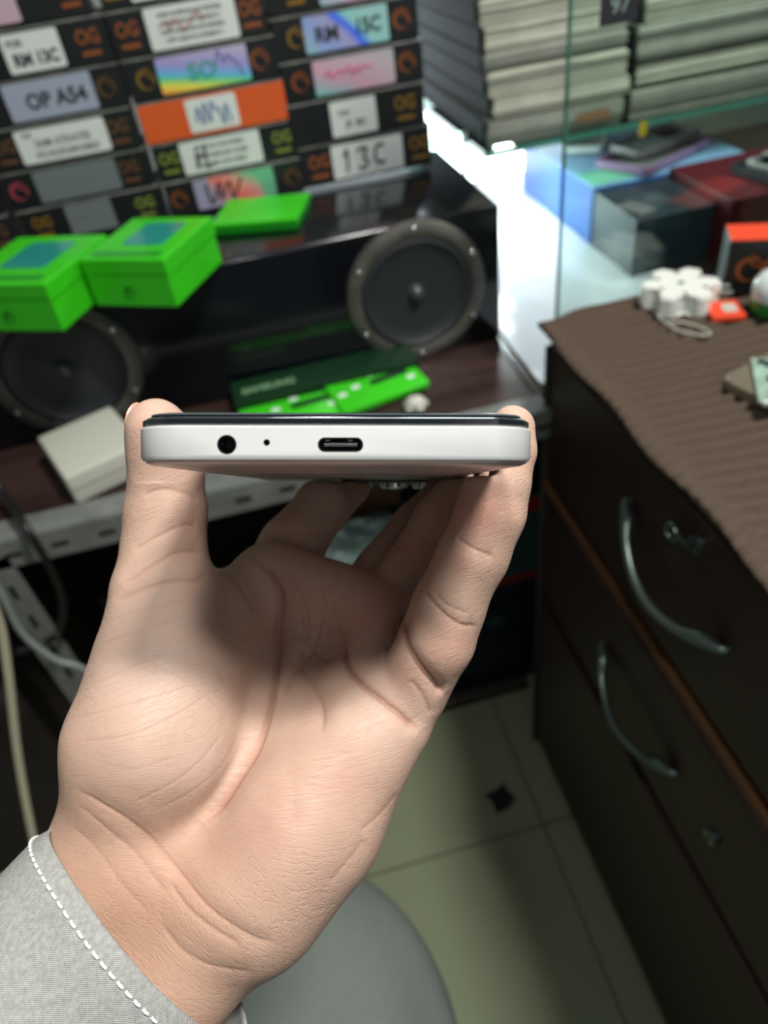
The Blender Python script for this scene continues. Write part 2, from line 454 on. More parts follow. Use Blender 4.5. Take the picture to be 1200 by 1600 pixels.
def lcd_box(cx, z0, z1, label, lab=None, prints=(), card='black_card', marks=(), dx=0, rz=0):
    """lab = (x offset of centre, width, height, material); prints = list of (text, size, dz, ink, sx)"""
    h = z1 - z0 - .0015
    t = thing('screen_box', label, 'box', (cx + dx, 1.0 + BD / 2 + random.uniform(-.0015, .0015), z0 + .0008), (0, 0, rz), 'stacked phone screen boxes')
    bm = nb(); box(bm, (0, 0, h / 2), (BW, BD, h), .0012); obj('carton', bm, card, t)
    bm = nb(); box(bm, (0, 0, h - .0006), (BW + .0006, BD + .0006, .0016)); obj('lid_seam', bm, 'edge_card', t)
    for (k, x, m) in marks: emblem(t, k, x, h * .5, m, h)
    if lab:
        x, lw, lh, lm = lab
        bm = nb(); prism(bm, rrect(lw, lh, .0025, 4), 0, .0005)
        l = obj('sticker', bm, lm, t, loc=(x, -BD / 2, h * .5), rot=(PI / 2, 0, 0))
        l.data.transform(Matrix.Rotation(PI / 2, 4, 'X')); l.rotation_euler = (0, 0, 0)
        for p in prints:
            if p[0] == '~':
                scribble(l, p[1], p[2], p[3], p[4], p[5])
            else:
                s, size, px, dz, ink, sxx = p
                text(s, size, ink, l, (px, -.0007, dz), sx=sxx, bold=.0007 if size > .013 else .0002)
    return t


def cursive(n, w_, h_, seed):
    rd = random.Random(seed); return [(-w_ / 2 + w_ * k / (n - 1), h_ * (rd.random() - .5) * (1 if k % 2 else -1) + (h_ * .25 if k % 2 else -h_ * .25)) for k in range(n)]


X1c, X2c, X3c = -.182, 0.0, .176
lines = lambda s, n, size: [(s[k % len(s)], size, 0, (.5 * (n - 1) - k) * size * 1.35, 'grey_ink', 1.0) for k in range(n)]
# first column, top to bottom
lcd_box(X1c, 1.118, 1.163, 'black box with pale green-silver sticker, topmost in the left stack', (-.035, .10, .036, 'pink_foil'), [('FOR', .012, -.01, .004, 'teal_ink', 1)], marks=[('og', .07, 'orange_print')], dx=-.008)
lcd_box(X1c, 1.072, 1.118, 'black box with white sticker reading RM 13C', (.005, .062, .037, 'white_label'), [('FOR', .009, -.017, .009, 'ink', 1), ('RM 13C', .0165, .001, -.007, 'ink', .88)], marks=[('og', .066, 'orange_print'), ('og', -.06, 'gold')], dx=.001)
lcd_box(X1c, 1.027, 1.072, 'black box with lavender silver sticker reading OP A54', (.004, .099, .038, 'lav_label'), [('OP A54', .022, .006, -.002, 'ink', .95)], marks=[('swirl', .068, 'brown_print'), ('swirl', -.066, 'brown_print')], dx=.002)
lcd_box(X1c, .981, 1.027, 'black box with white sticker listing SAM A70 models', (.003, .104, .036, 'white_label'), [('FOR', .006, -.038, .012, 'grey_ink', 1), ('SAM A70/A70S', .0115, 0, .002, 'grey_ink', .9), ('NC/4G/5G/M10/M20', .010, .002, -.010, 'grey_ink', .85)], marks=[('og', .068, 'brown_print'), ('og', -.064, 'brown_print')], dx=-.001)
lcd_box(X1c, .937, .981, 'black box with wide blank dull grey sticker', (0, .099, .036, 'grey_label'), [], marks=[('swirl', -.070, 'red_ink'), ('og', .064, 'brown_print')], dx=.001)
lcd_box(X1c, .894, .937, 'black box with small grey sticker at the foot of the left stack', (-.003, .057, .036, 'grey_label'), [('~', cursive(6, .012, .005, 4), .0006, 'grey_ink', -.008, .002)], marks=[('og', -.063, 'gold'), ('og', .066, 'green_print')], dx=.004)
# part of a further stack at the far left
for k, (za, zb) in enumerate(((.894, .937), (.937, .981), (.981, 1.027))):
    lcd_box(-.366, za, zb, ['black box at the foot of the far left stack, cut off by the frame', 'black box second from the bottom of the far left stack', 'black box third from the bottom of the far left stack'][k], None, marks=[('og', .07, ['brown_print', 'brown_print', 'gold'][k])])
# second column
lcd_box(X2c, 1.118, 1.163, 'black box with long white sticker, topmost in the middle stack', (0, .11, .036, 'white_label'), lines(['MODEL LIST', 'LCD SCREEN'], 2, .008), marks=[('og', -.072, 'gold')], dx=-.002)
lcd_box(X2c, 1.072, 1.118, 'black box with printed white sticker crossed by red handwriting', (.004, .101, .040, 'white_label'), lines(['SAM A10/M10/A105 MODEL', 'OPP A5S/A7/A12/RM3/C1'], 4, .006) + [('~', cursive(9, .05, .016, 3), .0009, 'red_ink', -.012, .001)], marks=[('og', -.068, 'orange_print'), ('og', .070, 'orange_print')], dx=-.003)
lcd_box(X2c, 1.027, 1.072, 'black box with rainbow foil sticker marked with blue 50', (.001, .106, .037, 'rainbow'), [('SO', .024, -.002, -.001, 'teal_ink', 1.1), ('~', cursive(7, .03, .02, 8), .0009, 'blue_ink', .03, .002)], marks=[('swirl', -.066, 'gold'), ('swirl', .068, 'orange_print')])
lcd_box(X2c, .981, 1.027, 'plain orange box with small white sticker in the middle stack', (-.002, .061, .036, 'white_label'), [('~', cursive(11, .042, .018, 5), .0011, 'blue_ink', 0, 0)], card='orange_card', dx=.001)
lcd_box(X2c, .937, .981, 'black box with white printed sticker and black pen mark', (-.005, .10, .037, 'white_label'), lines(['SAM A51/A515/M31', 'M30S/A50/A30 OLED'], 3, .0075) + [('~', [(-.018, .012), (-.021, -.012), (-.016, .002), (-.008, .003), (-.006, .014), (-.009, -.012), (.002, -.008)], .0013, 'ink', -.012, 0)], marks=[('og', -.07, 'green_print'), ('og', .072, 'green_print')], dx=.003)
lcd_box(X2c, .894, .937, 'black box with iridescent sticker at the foot of the middle stack', (.0, .103, .036, 'red_foil'), [('~', [(-.03, .012), (-.026, -.012), (-.012, .012), (-.014, -.008), (.0, .01), (.002, -.01), (.016, .012)], .0016, 'ink', -.006, 0)], marks=[('swirl', -.072, 'orange_print'), ('swirl', .076, 'brown_print')], dx=.004)
# third column
lcd_box(X3c, 1.130, 1.174, 'black box topmost in the right stack, mostly out of frame', (0, .09, .036, 'white_label'), marks=[('og', -.07, 'gold')])
lcd_box(X3c, 1.086, 1.130, 'black box with pale pink sticker near the top of the right stack', (.004, .063, .037, 'pink_foil'), [('FOR', .012, 0, .0, 'pink_ink', 1)], marks=[('og', -.055, 'gold'), ('swirl', .07, 'gold')])
lcd_box(X3c, 1.041, 1.086, 'black box with bluish foil sticker reading RM 15C', (0, .102, .037, 'blue_foil'), [('RM', .021, -.024, -.002, 'ink', 1.0), ('15C', .021, .026, 0, 'ink', .9)], marks=[('swirl', -.060, 'gold'), ('swirl', .068, 'orange_print')], dx=-.001)
lcd_box(X3c, .996, 1.041, 'black box with pink and green foil sticker', (.001, .101, .037, 'pink_foil'), [('~', cursive(15, .06, .010, 12), .0011, 'pink_ink', -.006, .003)], marks=[('swirl', -.066, 'orange_print'), ('swirl', .068, 'orange_print')], dx=.001)
lcd_box(X3c, .946, .996, 'black box with short white sticker set left of centre', (-.005, .059, .040, 'white_label'), [('FOR', .008, -.012, .006, 'grey_ink', 1), ('J5  BX', .010, .002, -.007, 'ink', 1)], marks=[('og', .062, 'gold')], dx=-.001)
lcd_box(X3c, .896, .946, 'black box with white sticker hand-lettered 13C at the foot of the right stack', (.002, .095, .041, 'white_label'), [('~', [(-.031, .007), (-.027, .013), (-.0285, -.013)], .0017, 'ink', 0, 0), ('~', [(-.013, .010), (-.004, .013), (-.001, .009), (-.006, .002), (-.001, -.004), (-.005, -.012), (-.013, -.010)], .0017, 'ink', 0, 0), ('~', [(.023, .012), (.014, .012), (.010, .002), (.013, -.008), (.023, -.009)], .0017, 'ink', 0, 0)], marks=[('og', -.063, 'orange_print'), ('og', .072, 'gold')], dx=.004)

# ---------------------------------------------------------------- green boxes on top of the speaker, jutting over its front
def green_box(cx, cy, z, W, L, H, rz, label, pic=True, rx=0):
    t = thing('green_phone_box', label, 'box', (cx, cy, z), (rx, 0, rz), 'green boxes on top of the speaker')
    bm = nb(); box(bm, (0, 0, H * .36), (W, L, H * .72), .001); obj('tray', bm, 'green', t)
    bm = nb(); box(bm, (0, .001, H * .81), (W + .002, L + .002, H * .38), .0015); lid = obj('lid', bm, 'green', t)
    if pic:
        bm = nb(); prism(bm, rrect(W * .5, L * .55, .006, 5), 0, .0005); o = obj('picture', bm, 'teal', lid, loc=(.004, .01, H + .0001))
        bm = nb(); prism(bm, rrect(W * .84, .012, .005, 5), 0, .0005); obj('white_band', bm, 'green_dark', lid, loc=(0, -L * .38, H + .0001))
    bm = nb(); swirl(bm, .5); obj('logo', bm, 'dark_green', t, loc=(-.002, -L / 2 - .0006, H * .3))
    return t


def corner_box(px, py, W, L, H, rz, label):       # (px, py) is the front right corner of the footprint
    c, n = math.cos(rz), math.sin(rz)
    return green_box(px - W / 2 * c - L / 2 * n, py - W / 2 * n + L / 2 * c, .894, W, L, H, rz, label)


corner_box(-.082, .722, .096, .108, .050, -.50, 'bright green phone box beside the left speaker ring, right of its twin')
corner_box(-.196, .722, .110, .118, .050, -.46, 'bright green phone box at the left picture edge over the speaker ring')
t = thing('green_phone_box', 'thin green box lying flat below the middle stack of screen boxes', 'box', (.028, .928, .894), (0, 0, -.34), 'green boxes on top of the speaker')
bm = nb(); box(bm, (0, 0, .004), (.105, .085, .008), .001); obj('tray', bm, 'green_dark', t)
bm = nb(); box(bm, (0, 0, .0105), (.107, .087, .005), .001); obj('lid', bm, 'green', t)

# ---------------------------------------------------------------- things on the table in front of the speaker
t = thing('dark_green_box', 'dark green carton with pale lettering lying before the speaker', 'box', (.055, .79, TZ + .001), (0, 0, .02))
bm = nb(); box(bm, (0, 0, .013), (.23, .052, .026), .001); obj('carton', bm, 'dark_green', t)
text('SAMSUNG', .017, mat('dull_green_letters', (110, 150, 112), .5), t, (-.07, -.005, .0264), (0, 0, 0), sx=.85, name='lettering', bold=.0006)
for k, (cx, cy, rz, lab, zz) in enumerate(((.012, .745, .10, 'bright green earphone packet on the table, left of a second one', .0), (.112, .752, .22, 'bright green earphone packet on the table, nearer the right speaker ring', .004))):
    t = thing('green_packet', lab, 'packet', (cx, cy, TZ + .0035 + zz), (.12, 0, rz), 'green packets on the table')
    bm = nb(); box(bm, (0, 0, .005), (.135 - k * .02, .062, .010), .0025); obj('packet_body', bm, 'green', t, True)
    bm = nb(); prism(bm, rrect(.05, .010, .004, 4), 0, .0004); obj('picture', bm, 'dark_green', t, loc=(.018, .004, .0101))
    for j, (px, py) in enumerate(((-.045, .0), (-.025, .006), (.0, .018), (.042, -.01))):
        bm = nb(); prism(bm, rrect(.011, .007, .003, 4), 0, .0004); obj('white_mark', bm, 'white_label', t, loc=(px, py, .0101))
t = thing('charger_block', 'off-white charger block lying on the dark table left of the thumb', 'charger', at(158, 728, 2, TZ + .002), (0, 0, .40))
bm = nb(); box(bm, (0, 0, .019), (.090, .105, .038), .003, seg=3); obj('housing', bm, 'cream', t, True)
bm = nb(); box(bm, (0, 0, .019), (.0905, .1055, .0012)); obj('seam', bm, 'angle', t)
bm = nb(); ball(bm, (0, 0, .009), (.013, .011, .009), 20)
for a in range(5): ball(bm, (.010 * math.cos(a * 1.256), .009 * math.sin(a * 1.256), .006), (.006, .005, .005), 12)
tag(obj('cotton_pad', bm, 'cream', None, True, at(650, 640, 2, TZ + .001)), 'small crumpled cream wad on the table below the right speaker ring', 'wad')

# white sheet painting the table's bright glare right of the speaker, towards the window
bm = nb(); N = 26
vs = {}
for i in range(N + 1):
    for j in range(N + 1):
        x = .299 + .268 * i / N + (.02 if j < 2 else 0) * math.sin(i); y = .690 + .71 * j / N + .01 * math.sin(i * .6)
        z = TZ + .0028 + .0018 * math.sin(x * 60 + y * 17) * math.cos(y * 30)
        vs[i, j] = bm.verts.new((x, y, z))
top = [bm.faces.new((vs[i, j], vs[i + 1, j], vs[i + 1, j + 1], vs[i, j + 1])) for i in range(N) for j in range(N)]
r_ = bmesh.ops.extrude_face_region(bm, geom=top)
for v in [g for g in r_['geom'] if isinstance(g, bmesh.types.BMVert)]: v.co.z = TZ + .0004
tag(obj('glare_sheet', bm, 'glare_white', None, True), 'white sheet added as the bright glare on the table right of the speaker', 'sheet')

# lamp tube behind the speaker
t = thing('lamp_tube', 'short glowing white-green lamp tube behind the speaker top', 'lamp', (.30, 1.14, .884))
bm = nb(); cyl(bm, (0, 0, 0), .006, .105, (0, PI / 2, 0), 20); obj('tube', bm, 'tube', t, True)
for s in (-1, 1):
    bm = nb(); cyl(bm, (s * .056, 0, 0), .0075, .010, (0, PI / 2, 0), 20); obj('end_cap', bm, 'white_plastic', t, True)
    bm = nb(); cyl(bm, (s * .056, 0, -.0845), .003, .157, (0, 0, 0), 12); obj('stand', bm, 'white_plastic', t, True)

# ---------------------------------------------------------------- glass shelf with stacks of paper bundles
GZ = .883
t = thing('glass_shelf', 'green-edged glass shelf carrying the paper stacks', 'shelf', (.36, 1.05, GZ - .008))
bm = nb(); box(bm, (.50, .25, .004), (1.0, .50, .008)); obj('pane', bm, 'glass', t)
bm = nb(); box(bm, (.50, -.0006, .004), (1.0, .0012, .0082)); box(bm, (-.0006, .25, .004), (.0012, .50, .0082)); obj('polished_edge', bm, 'glass_edge', t)
for px, py in ((.02, .44), (.98, .02), (.98, .44)):
    bm = nb(); cyl(bm, (px, py, -.0775), .006, .155, n=16); obj('post', bm, 'chrome', t, True)


def bundle(cx, cy, z, W, L, H, m, label, rz, seed):
    rd = random.Random(seed); n = max(3, int(H / .004))
    t = thing('paper_bundle', label, 'papers', (cx, cy, z), (0, 0, rz), 'paper bundles on the glass shelf')
    bm = nb()
    nx = 16; ny = 10
    def prof(u, v, k):
        return math.sin(u * 7 + seed * 2.1 + k * .8) * .0016 + math.sin(u * 19 + seed) * .0006
    rings = []
    for k in range(n + 1):
        z_ = H * k / n; ins = (.0010 if k % 2 else 0) + rd.random() * .0014 + (.0018 if k in (0, n) else 0)
        ring = []
        pts = [(u / nx, 0) for u in range(nx)] + [(1, u / ny) for u in range(ny)] + [(1 - u / nx, 1) for u in range(nx)] + [(0, 1 - u / ny) for u in range(ny)]
        for u, v in pts:
            x = (u - .5) * (W - 2 * ins); y = (v - .5) * (L - 2 * ins)
            sag = prof(u, v, k) * (k / n) if 0 < k else 0
            if k == n: sag = prof(u, v, 0) * .2 - .001
            ring.append(bm.verts.new((x + sag, y + prof(v, u, k), max(z_ + sag * .6, 0 if k == 0 else .0005))))
        rings.append(ring)
    q = len(rings[0])
    for a, b in zip(rings, rings[1:]):
        for k in range(q): bm.faces.new((a[k], a[(k + 1) % q], b[(k + 1) % q], b[k]))
    bm.faces.new(rings[0][::-1]); bm.faces.new(rings[-1])
    obj('sheets', bm, m, t)
    bm = nb(); box(bm, (-W / 2 - .001, .004, H / 2), (.003, L * .96, H * .9), .001); obj('shaded_side', bm, 'side_shade', t)  # dark panel added to paint the bundle's unlit left side
    return t


zz = GZ + .0008
names = ['lowest paper bundle of the left pile, with an orange-brown mark', 'second paper bundle up in the left pile on glass', 'third paper bundle up in the left pile on glass', 'fourth paper bundle up in the left pile, sagging', 'fifth paper bundle up in the left pile, paler', 'sixth paper bundle up in the left pile', 'topmost visible paper bundle of the left pile, jutting leftward']
for k, (H, dx) in enumerate(((.034, .0), (.026, .004), (.030, .002), (.022, .0), (.028, .0), (.030, -.006), (.034, -.026))):
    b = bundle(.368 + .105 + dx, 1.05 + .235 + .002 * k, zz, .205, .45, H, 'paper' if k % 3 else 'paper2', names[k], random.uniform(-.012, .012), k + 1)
    if k == 0:
        bm = nb(); box(bm, (.055, -.2262, .016), (.05, .0012, .012)); obj('brown_mark', bm, mat('rust_mark', (130, 92, 66), .7), b)
    zz += H + .001
zz = GZ + .0008
names = ['lowest paper bundle of the wide right pile seen through the glass', 'second paper bundle of the wide right pile seen through the glass', 'third paper bundle of the wide right pile seen through the glass', 'upper paper bundle of the wide right pile seen through the glass', 'topmost paper bundle of the wide right pile seen through the glass']
for k, (H, dx) in enumerate(((.036, .0), (.038, .006), (.040, .0), (.036, .008), (.04, .003))):
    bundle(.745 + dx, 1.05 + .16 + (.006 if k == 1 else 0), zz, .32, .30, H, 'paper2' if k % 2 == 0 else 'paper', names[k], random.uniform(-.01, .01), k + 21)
    zz += H + .001
t = thing('sticker_tag', 'small dark tag with a pale symbol stuck on the glass pane', 'tag', at(968, 10, 1, .655) - Vector((0, .0005, 0)))
bm = nb(); box(bm, (0, 0, 0), (.034, .0008, .024), .0003); obj('tag_body', bm, 'ink', t)
text('97', .017, mat('pale_tag_print', (140, 165, 155), .5), t, (0, -.0007, .001), name='symbol')

# standing glass pane between the cabinet and the shelf
t = thing('glass_partition', 'clear upright glass sheet standing behind the brown covered cabinet', 'glass', (.316, .690, TZ + .001))
bm = nb(); box(bm, (.45, 0, .36), (.90, .005, .72)); obj('glass_sheet', bm, 'glass', t)
bm = nb(); box(bm, (-.001, 0, .36), (.0018, .0054, .72)); obj('polished_edge', bm, 'glass_edge', t)

# ---------------------------------------------------------------- things behind the glass, on the table
t = thing('blue_box', 'long light blue carton lying on the table behind the upright glass', 'box', (.522, 1.035, TZ + .001))
bm = nb(); box(bm, (.13, .14, .042), (.26, .28, .084), .001); obj('carton', bm, 'blue_card', t)
bm = nb(); box(bm, (.13, .14, .0850), (.258, .278, .0012)); q = obj('lid_face', bm, 'lightblue_card', t)
bm = nb(); box(bm, (.06, .04, .0862), (.11, .06, .0008)); obj('mint_patch', bm, 'mint', q)
t = thing('slate_box', 'dark slate grey carton behind the glass in front of the blue one', 'box', (.522, .90, TZ + .001))
bm = nb(); box(bm, (.058, .064, .041), (.116, .128, .082), .001); obj('carton', bm, 'slate', t)
bm = nb(); box(bm, (.02, .04, .0828), (.03, .05, .0012), .0003, (0, 0, .3)); obj('torn_label', bm, 'silver', t)
t = thing('maroon_box', 'dark maroon carton behind the glass, right of the slate one', 'box', (.642, .90, TZ + .001))
bm = nb(); box(bm, (.12, .052, .047), (.24, .16, .094), .001); obj('carton', bm, 'maroon_card', t)
# phone bumper cases heaped on the cartons


def bumper(loc, rot, W, L, m, label, back=True, bm_m='silver'):
    t = thing('phone_case', label, 'phone case', loc, rot, 'phone cases on the cartons behind the glass')
    bm = nb(); o_ = rrect(W, L, .012, 8); i_ = rrect(W - .010, L - .010, .008, 8); n = len(o_)
    rg = [[bm.verts.new((x, y, z)) for x, y in p] for p, z in ((o_, 0), (o_, .010), (i_, .010), (i_, 0))]
    for a, b in zip(rg, rg[1:] + rg[:1]):
        for k in range(n): bm.faces.new((a[k], a[(k + 1) % n], b[(k + 1) % n], b[k]))
    obj('rim', bm, m, t, True)
    if back:
        bm = nb(); prism(bm, rrect(W - .009, L - .009, .008, 6), .0005, .003); p = obj('back_panel', bm, bm_m, t)
        bm = nb(); prism(bm, rrect(.03, .04, .008, 6), .0031, .0045); obj('camera_cutout', bm, 'ink', p, loc=(-W / 2 + .025, L / 2 - .03, 0))
    return t


bumper((.660, 1.112, .8105), (0.0, .0, -1.10), .098, .175, 'purple_plastic', 'lilac rimmed phone case lying askew on the blue carton')
bumper((.672, 1.132, .8215), (0, .0, -1.25), .070, .140, 'silver', 'silver phone case lying across the lilac rimmed one', bm_m='white_label')
bumper((.60, 1.235, .8105), (0, 0, -.5), .070, .110, 'white_plastic', 'white phone case at the rear left of the heap behind glass', bm_m='silver')
bumper((.800, .955, .8165), (0, -.0, -1.2), .078, .150, 'white_plastic', 'white phone case with dark back at the far right behind glass', bm_m='dark_green')
bumper((.735, .925, .8165), (.0, 0, .15), .066, .10, 'slate', 'small dark phone case resting on the maroon carton', bm_m='slate')
bm = nb(); prism(bm, rrect(.012, .020, .005, 6), 0, .002)
tag(obj('yellow_tab', bm, mat('yellow_tab', (190, 160, 20), .5), None, False, (.60, 1.0485, .872), (PI / 2, 0, .1)), 'small yellow tab hanging at the glass shelf edge', 'tab')

# ---------------------------------------------------------------- drawer cabinet with ribbed cloth
XC = .29; CY0, CY1 = -.30, .645; CZ = .812
t = thing('drawer_cabinet', 'dark maroon wooden drawer cabinet with bow handles at the right', 'cabinet', (XC + .3, .17, 0))
O = Vector((XC + .3, .17, 0))
bm = nb(); box(bm, Vector((XC + .31, (CY0 + CY1) / 2, CZ / 2)) - O, (.58, CY1 - CY0, CZ), .001); obj('carcass', bm, 'cabinet', t)
bm = nb(); box(bm, Vector((XC + .008, (CY0 + CY1) / 2, .606)) - O, (.022, CY1 - CY0, .012), .001); obj('bare_strip', bm, 'strip', t)
bm = nb(); box(bm, Vector((XC + .012, (CY0 + CY1) / 2, .623)) - O, (.016, CY1 - CY0, .014)); obj('shadow_gap', bm, 'dark_gap', t)
bm = nb(); box(bm, Vector((XC + .009, (CY0 + CY1) / 2, .417)) - O, (.018, CY1 - CY0, .016), .001); obj('divider', bm, 'cabinet', t)
bm = nb(); box(bm, Vector((XC + .004, .6465, .40)) - O, (.02, .003, .80), .001); obj('corner_strip', bm, mat('corner_strip', (60, 58, 54), .4), t)


def bow_handle(parent, ya, za, yb, zb, sag=.0):
    bm = nb()
    P = lambda f, out, dz: Vector((XC - out, ya + (yb - ya) * f, za + (zb - za) * f + dz)) - O
    tube(bm, [P(0, .0, .0), P(0, .010, 0.0), P(.10, .016, -.006), P(.2, .024, -.014), P(.35, .030, -.022), P(.5, .032, -.025), P(.65, .030, -.022), P(.8, .024, -.014), P(.90, .016, -.006), P(1, .010, 0), P(1, 0, 0)],
         .005, 12, 6, radii=lambda s: .0035 + .003 * math.exp(-((s - .2) / .07) ** 2) + .003 * math.exp(-((s - .8) / .07) ** 2) + .0008 * math.sin(PI * s))
    for f in (0, 1):
        p = P(f, .0015, 0); ball(bm, p, (.003, .008, .008), 16)
    h = obj('handle', bm, 'handle', parent, True)
    return h


for (z0, z1, h, lk) in ((.632, .806, ((.447, .742), (.287, .722)), (.345, .782)), (.428, .598, ((.455, .522), (.300, .508)), (.235, .507)), (.06, .405, None, None)):
    bm = nb(); box(bm, Vector((XC + .006, (CY0 + CY1) / 2 - .004, (z0 + z1) / 2)) - O, (.024, CY1 - CY0 - .03, z1 - z0), .003); d = obj('drawer', bm, 'cabinet', t)
    if h: bow_handle(d, h[0][0], h[0][1], h[1][0], h[1][1])
    if lk:
        bm = nb(); cyl(bm, Vector((XC - .008, lk[0], lk[1])) - O, .008, .006, (0, PI / 2, 0), 24); l = obj('lock', bm, 'handle', d, True)
        bm = nb(); box(bm, Vector((XC - .0115, lk[0], lk[1])) - O, (.0012, .002, .007)); obj('keyhole', bm, 'dark_gap', l)
t2 = thing('ring_hasp', 'small steel ring clip hanging by the upper drawer lock', 'clip', (XC - .012, .372, .772), (0, PI / 2, 0))
bm = nb(); lathe(bm, [(.0075 + .0015 * math.cos(a), .0015 * math.sin(a)) for a in [k * PI / 4 for k in range(8)]], 24, True); obj('ring', bm, 'handle', t2, True)
bm = nb(); box(bm, (-.004, -.012, 0), (.004, .018, .002), .0006); obj('clip_tongue', bm, 'handle', t2)

# ribbed cloth cover
bm = nb(); NX, NY = 40, 560
gx = [XC - .009 + .56 * (i / NX) ** 1.6 for i in range(NX + 1)]
V = []
for i in range(NX + 1):
    row = []
    for j in range(NY + 1):
        x = gx[i]; y = CY0 + .01 + (CY1 + .012 - CY0) * j / NY
        yy = y + .018 * (x - XC) - .03 * max(0, .06 - (x - XC)) ** 1 * 2 + .004 * math.sin(x * 22)
        d = max(0, XC - .004 - x)
        z = CZ +   .0075 + .0042 * min(1, .12 + (x - gx[0]) / .03) * math.sin(yy * 2 * PI / .0145) + .0012 * math.sin(x * 31) * math.sin(y * 24) - d * d * 45 - .35 * d
        xx = x + .0022 * math.sin(y * 41) * (1 if i == 0 else 0)
        row.append(bm.verts.new((xx, y, z)))
    V.append(row)
top = [bm.faces.new((V[i][j], V[i + 1][j], V[i + 1][j + 1], V[i][j + 1])) for i in range(NX) for j in range(NY)]
r_ = bmesh.ops.extrude_face_region(bm, geom=top)
new = [g for g in r_['geom'] if isinstance(g, bmesh.types.BMVert)]
for v in new: v.co.z -= .0035
cl = obj('cloth_cover', bm, 'cloth', None, 'all'); tag(cl, 'brown ribbed cloth spread over the drawer cabinet top', 'cloth')
CT = CZ + .0115

# things lying on the cloth
def star_plug(loc, rz):
    t = thing('multi_plug', 'white star-shaped multi-plug adaptor lying on the brown cloth', 'adaptor', loc, (0, 0, rz))
    pts = []
    for k in range(6):
        a = 2 * PI * k / 6
        for da, r in ((-.27, .034), (-.19, .0395), (.19, .0395), (.27, .034), (.52, .0240)):
            pts.append((r * math.cos(a + da), r * math.sin(a + da)))
    bm = nb(); prism(bm, pts, 0, .022)
    bmesh.ops.bevel(bm, geom=[e for e in bm.edges], offset=.0018, segments=2, affect='EDGES')
    b = obj('housing', bm, 'white_plastic', t, True)
    bm = nb(); cyl(bm, (0, 0,   .0222), .0035, .001, n=16); obj('screw_hole', bm, 'grey_label', b)
    for k in range(6):
        a = 2 * PI * k / 6 + PI / 6
        bm = nb(); cyl(bm, (.0245 * math.cos(a), .0245 * math.sin(a), .0222), .0025, .0008, n=12); obj('socket_mark', bm, 'angle', b)
    for s in (-1, 1):
        bm = nb(); cyl(bm, (.042, s * .007, .012), .002, .016, (0, PI / 2, 0), 14); obj('pin', bm, 'angle', t, True)
    return t


star_plug((.425, .633, CT), -.35)
t = thing('orange_box', 'orange-red topped black carton standing near the white adaptor', 'box', (.470, .628, CT), (0, 0, -.45))
bm = nb(); box(bm, (.05, .02, .029), (.10, .04, .058), .001); obj('carton', bm, 'black_card', t)
bm = nb(); box(bm, (.05, .02, .0586), (.0995, .0395, .0012)); obj('lid_face', bm, 'red_card', t)
bm = nb()
for qx, qz, qs in ((.0, .0, 1.1), (.022, .004, .8), (.012, -.012, .6), (.040, -.004, .9)):
    n0 = len(bm.verts); swirl(bm, qs); bm.verts.ensure_lookup_table()
    for v in bm.verts[n0:]: v.co.x += qx; v.co.z += qz
obj('print', bm, 'orange_print', t, loc=(.024, -.0006, .028))
t = thing('orange_packet', 'flat orange card packet in front of the orange topped box', 'packet', (.452, .592, CT), (0, 0, -.3))
bm = nb(); box(bm, (0, 0, .003), (.032, .034, .006), .001, (0, .0, 0)); obj('packet_body', bm, 'red_card', t)
bm = nb(); prism(bm, rrect(.014, .018, .004, 4), 0, .0005); obj('window', bm, 'cream', t, loc=(.004, 0, .0061))
t = thing('round_lamp', 'white round bulb with green base at the right picture edge', 'bulb', (.489, .571, CT), (0, 0, 0))
bm = nb(); lathe(bm, [(.0001, .0), (.013, 0), (.0185, .004), (.021, .012), (.0215, .018), (.0215, .020)], 40); obj('base_shell', bm, mat('green_shell', (30, 140, 60), .35), t, True)
bm = nb(); lathe(bm, [(.0215, .020), (.0225, .028), (.021, .036), (.016, .043), (.008, .047), (.0001, .048)], 40); obj('dome', bm, mat('clear_white_dome', (215, 225, 222), .12, coat=.6), t, True)
bm = nb(); cyl(bm, (0, -.0222, .022), .006, .004, (PI / 2, 0, 0), 20); obj('label_dot', bm, 'red_card', t, True)
# loop of clear tape
bm = nb(); tube(bm, [at(u, v, 2, CT + .002) for u, v in ((1020, 485), (1035, 500), (1062, 517), (1100, 524), (1108, 518), (1075, 505), (1045, 503))], .0012, 8, 8)
tag(obj('clear_strap', bm, mat('pale_clear_strap', (175, 178, 165), .2), None, True), 'thin pale looped strap on the cloth below the adaptor', 'strap')
# clear case with a board on it
t = thing('clear_case', 'smoky clear plastic case lying at the right edge of the cloth', 'case', (.457, .463, CT), (0, 0, .30))
bm = nb(); rslab(bm, .15, .078, .014, [(.001, .0), (0, .001), (0, .009), (.001, .010)]); obj('shell', bm, mat('smoky_clear_plastic', (140, 132, 112), .15, coat=.4, trans=.35), t, True)
t = thing('circuit_board', 'pale green circuit board resting on the smoky clear case', 'circuit board', (.408, .452, CT + .011), (.0, 0, -.50))
bm = nb(); box(bm, (.012, -.0, .0015), (.055, .07, .0025), .0005); obj('board', bm, 'pcb', t)
bm = nb()
for k in range(5): box(bm, (.0 + (k % 2) * .018, -.025 + k * .012, .0042), (.012, .007, .003), .0004)
obj('chips', bm, 'slate', t)
bm = nb(); cyl(bm, (-.008, .024, .004), .004, .003, n=20); obj('solder_ring', bm, 'chrome', t, True)
bm = nb(); box(bm, (.012, -.036, .0022), (.05, .004, .004), .0008); obj('edge_connector', bm, 'white_label', t)

